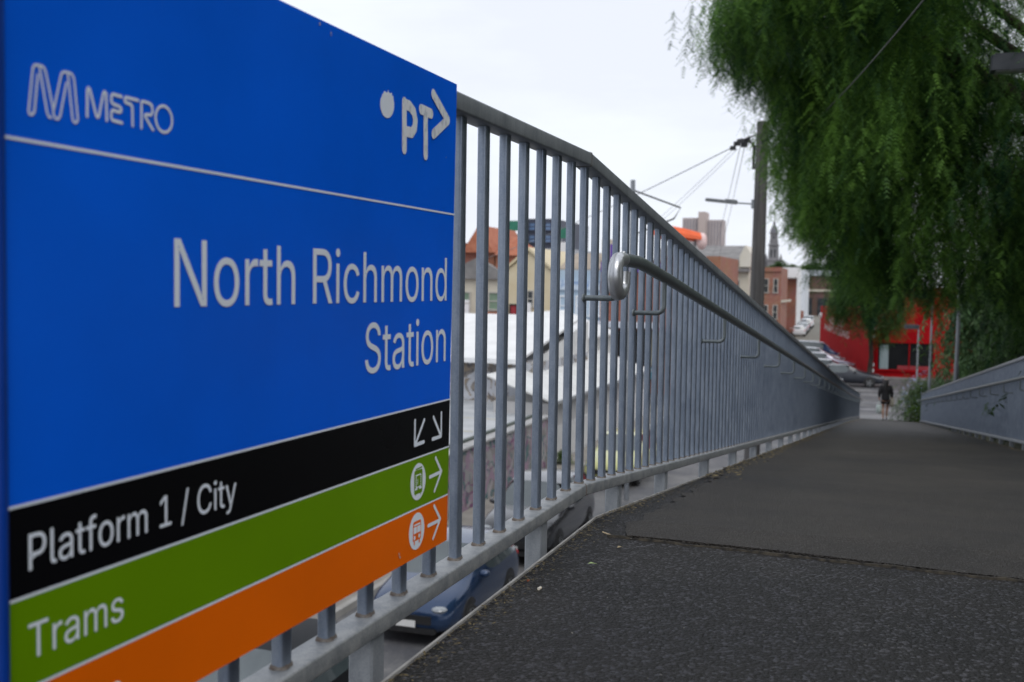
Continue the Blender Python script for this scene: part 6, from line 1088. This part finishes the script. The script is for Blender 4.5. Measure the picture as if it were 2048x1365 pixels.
# the big weeping tree
RG = np.random.default_rng(11)
TP = strand_templates(RG, 12, 16, .19, 5, .0115, .055, (10, 60))
TPC = strand_templates(RG, 8, 13, .20, 4, .014, .064, (10, 60))       # coarser, for the inside and for trees farther off
ZL = [(-2.1, 9.2), (-1.7, 9.0), (-1.45, 8.75), (-1.2, 8.55), (-1.0, 8.2), (-.85, 7.4), (-.6, 6.5), (-.3, 5.9), (.1, 5.5), (.6, 4.8), (1.3, 4.75), (1.9, 4.95), (2.6, 4.7), (3.4, 4.5), (5, 4.7), (8, 5.0), (12, 5.5)]
zl_o = np.array([a for a, _ in ZL]); zl_z = np.array([b for _, b in ZL])
CS, CO, RS, RO = 17.0, 4.3, 6.4, 6.3
tops, lens, tin, tipsW = [], [], [], []
ncl = 760
for c in range(ncl):
    while True:
        s = RG.uniform(CS - RS, CS + RS); o = RG.uniform(CO - RO, CO + RO * .9); e = ((s - CS) / RS) ** 2 + ((o - CO) / RO) ** 2
        if e < 1 and RG.random() < .45 + .55 * (o < 2.2) and not (s < 13.4 and 1.5 < o < 3.5 and RG.random() < .9): break
    left = CO - RO * math.sqrt(max(0, 1 - ((s - CS) / RS) ** 2)); shift = left - (CO - RO)
    zb = float(np.interp(o - shift, zl_o, zl_z)) + abs(RG.normal(0, .25)); ztop = 8.9 + 4.2 * math.sqrt(max(0, 1 - e))
    z = zb + .5 + (ztop - zb - .5) * RG.random() ** 1.15
    ct = np.clip(RG.normal(.46, .24), 0, 1); k_ = int(RG.integers(11, 19)); spread = RG.uniform(.25, .6)
    if c % 30 == 0: tipsW.append(W(s, o, z))
    for _ in range(k_):
        l_ = RG.uniform(.5, 1.35); zz = z + RG.normal(0, .35)
        l_ = min(l_, max(.35, zz - zb + RG.uniform(0, .35)))
        tops.append(np.array(W(s + RG.normal(0, spread), o + RG.normal(0, spread * .8), zz))); lens.append(l_); tin.append(ct + RG.normal(0, .10))
for c in range(150):                                 # the curtain hanging on the left side of the crown
    o = RG.uniform(-1.0, .9); s = RG.uniform(15.2, 20.5); zb = float(np.interp(o, [-1.0, -.6, -.2, .3, .9], [6.9, 6.0, 5.6, 5.2, 4.9])) + abs(RG.normal(0, .2)); z = zb + .4 + RG.random() * (9.2 - zb)
    ct = np.clip(RG.normal(.52, .22), 0, 1); spread = RG.uniform(.15, .32)
    for _ in range(int(RG.integers(9, 15))):
        l_ = RG.uniform(.5, 1.2); zz = z + RG.normal(0, .3); l_ = min(l_, max(.35, zz - zb + RG.uniform(0, .3)))
        tops.append(np.array(W(s + RG.normal(0, spread), o + RG.normal(0, spread * .6), zz))); lens.append(l_); tin.append(ct + RG.normal(0, .10))
base = W(15.5, 5.0, deckz(15.5) + .3)
t = thing('weeping_tree', 'huge weeping tree with fine feathery dark green foliage overhanging the ramp', 'tree', base)
V, T, ti = hang(TP, tops, lens, tin, RG); leaf_mesh('crown', V, T, ti, pepper, t, base)
limbs(t, base, W(15.4, 4.8, 6.4), tipsW[:20] + [W(14, 1.2, 9.9), W(13, 2.3, 9.6)], .34)
NF = len(T)
def weeping(label, s, o, zg, rs, ro, z0, z1, ncl, m, tp, seed, tint=.4, forkz=None, r0=.16, name='weeping_tree', dens=(9, 15), ln=(.5, 1.2), group=None, width=1.0):
    r = np.random.default_rng(seed); tops, lens, tin, tips = [], [], [], []
    for c in range(ncl):
        while True:
            x, y, z = r.uniform(-1, 1, 3)
            if x * x + y * y + z * z < 1 and (x * x + y * y + z * z) > r.random() ** 2 * .8: break
        P_ = (s + x * rs, o + y * ro, (z0 + z1) / 2 + z * (z1 - z0) / 2); ct = np.clip(r.normal(tint, .17), 0, 1); sp_ = r.uniform(.2, .5) * min(1, rs / 2.5)
        if c % max(1, ncl // 9) == 0: tips.append(W(*P_))
        for _ in range(int(r.integers(*dens))):
            tops.append(np.array(W(P_[0] + r.normal(0, sp_), P_[1] + r.normal(0, sp_), P_[2] + r.normal(0, sp_ * .6)))); lens.append(r.uniform(*ln)); tin.append(ct + r.normal(0, .09))
    base = W(s, o, zg); t_ = thing(name, label, 'tree' if 'tree' in name else 'shrub', base, group)
    V, T, ti = hang(tp, tops, lens, tin, r, width); leaf_mesh('crown', V, T, ti, m, t_, base); r0 > .006 and limbs(t_, base, W(s, o, forkz if forkz is not None else zg + (z0 - zg) * .8), tips[:9], r0, rad_tip=.02)
    return t_
TPG = strand_templates(RG, 8, 16, .15, 0, .020, 0, (25, 70), .2)       # simple drooping leaves
TPS = strand_templates(RG, 8, 22, .10, 0, .024, 0, (-30, 50), .25)
weeping('slim street tree with drooping dark foliage in front of the red side wall', 76.0, .25, GZ, 3.6, 2.9, 2.3, 8.4, 95, pepper, TPC, 21, .30, 2.2, .17, width=1.7, dens=(10, 16), ln=(.8, 1.9))
weeping('lighter green tree with drooping narrow leaves behind the tallest lamp post', 30.5, 5.1, deckz(30) - .3, 2.6, 2.2, 1.7, 6.6, 190, gum, TPG, 22, .48, None, .11, name='gum_tree', dens=(11, 18), ln=(.5, 1.1), width=1.35)
weeping('dark weeping tree filling the right edge behind the railing', 21.5, 6.6, deckz(20) + .1, 4.6, 3.6, 2.4, 10.4, 430, pepper, TPC, 23, .30, None, .22, dens=(11, 18), ln=(.7, 1.5))
weeping('dense dark tree far down the embankment on the right', 42, 9.0, -.6, 6.5, 5.0, -.2, 9.5, 190, darkleaf, TPG, 24, .45, None, .22, name='dense_tree', dens=(12, 18), ln=(.7, 1.4), width=2.2)
weeping('tall dark tree standing behind the gum tree on the embankment', 33, 9.5, .6, 4.5, 4.0, 1.5, 11, 170, darkleaf, TPG, 25, .4, None, .2, name='dense_tree', dens=(12, 18), ln=(.7, 1.4), width=2.0)
sh_l = ['dark green shrub close behind the near end of the right railing', 'dark shrub behind the right railing below the weeping tree', 'leafy dark shrub between the weeping tree and the tallest lamp post', 'rounded dark shrub just past the tallest lamp post', 'dark shrub behind the far half of the right railing']
for i, (s, o, r_, h_) in enumerate(((11.5, 4.6, 1.5, 2.4), (16.0, 4.9, 1.9, 2.9), (21.5, 4.7, 1.8, 2.6), (27.5, 5.0, 1.9, 2.8), (35.0, 4.5, 1.5, 2.9))):
    z = deckz(s); weeping(sh_l[i], s, o, z - .2, r_ * 1.5, r_ * .7, z - .1, z + h_, 75, darkleaf, TPG, 30 + i, .5, z + .3, .05, name='shrub', dens=(10, 16), ln=(.3, .8), group='shrubs along the right railing', width=1.25)
bs = weeping('lush green bush with pale blue flowers spilling past the end of the right railing', 42.8, 2.85, deckz(42) - .3, 2.6, 1.05, -.35, 1.55, 90, shrub_m, TPS, 41, .5, .2, .05, name='flowering_bush', dens=(12, 18), ln=(.25, .6), width=1.3)
r = np.random.default_rng(5); n = 420; a = r.normal(size=(n, 3)); a /= np.linalg.norm(a, axis=1)[:, None]; a[:, 1] = -np.abs(a[:, 1]) * .9
fp = np.array([W(42.8 + x * 2.7, 2.85 + y * 1.25, .6 + z * 1.25) for x, y, z in a])
fl = scatter_quads('flowers', fp - np.array(bs.location), r.uniform(.025, .05, n), mat('pale_blue_petal', (.34, .42, .70), (.45, .52, .78), scale=5, rough=.7), 6, 'stuff', .8); fl.parent = bs
weeping('dry seeding shrub with tan tips beside the flowering bush', 44.5, 3.3, -.5, .8, .6, .6, 1.9, 26, dryleaf, TPS, 43, .75, .5, .03, name='shrub', dens=(8, 13), ln=(.2, .5))
weeping('sprig of green weed growing up the right railing', 14.6, 2.40, deckz(14.6) - .1, .10, .03, deckz(14.6) + .35, deckz(14.6) + .85, 5, shrub_m, TPS, 44, .85, None, .004, name='weed', dens=(2, 3), ln=(.12, .22), width=.4)
weeping('small bright green weed at the foot of the graffiti wall', 33.9, -9.75, GZ + .1, .3, .2, GZ + .1, GZ + .75, 12, shrub_m, TPS, 45, .8, None, .01, name='weed', dens=(6, 9), ln=(.15, .3))
weeping('bright green creeper by the shops behind the bars', 57, -16.6, GZ, .6, .5, 1.6, 3.6, 30, shrub_m, TPS, 46, .9, None, .04, name='creeper_shrub', dens=(8, 12), ln=(.3, .6), width=1.6)
ft = ['distant green tree nearest the clock tower', 'distant olive tree behind the white canopy', 'distant bright green tree at the edge of the weeping foliage', 'distant rounded tree over the warehouse roof']
for i, (s, o, h_) in enumerate(((330, -26, 14), (335, -17, 13.5), (320, -8, 17), (330, 4, 18))):
    weeping(ft[i], s, o, GZ, 7, 6.0, 4, h_, 70, shrub_m, TPG, 60 + i, .55, None, .35, name='tree', dens=(10, 14), ln=(1.5, 3), group='trees beyond the warehouse', width=9)
# two unseen trees, added to shade the deck and darken the right side
weeping('unseen leafy tree added right of the landing to darken that side', -1.5, 8.6, deckz(0) + .5, 5.5, 4.2, 5.0, 13.0, 230, pepper, TPC, 72, .35, None, .3, name='weeping_tree', dens=(12, 18), ln=(.7, 1.4), width=1.9)
weeping('unseen weeping tree added beyond the upper right corner to shade the deck', 8.5, 8.6, deckz(8) - .2, 3.6, 4.5, 5.5, 12.5, 240, pepper, TPC, 71, .35, 5.5, .3, dens=(11, 16), ln=(.7, 1.4), width=1.6)
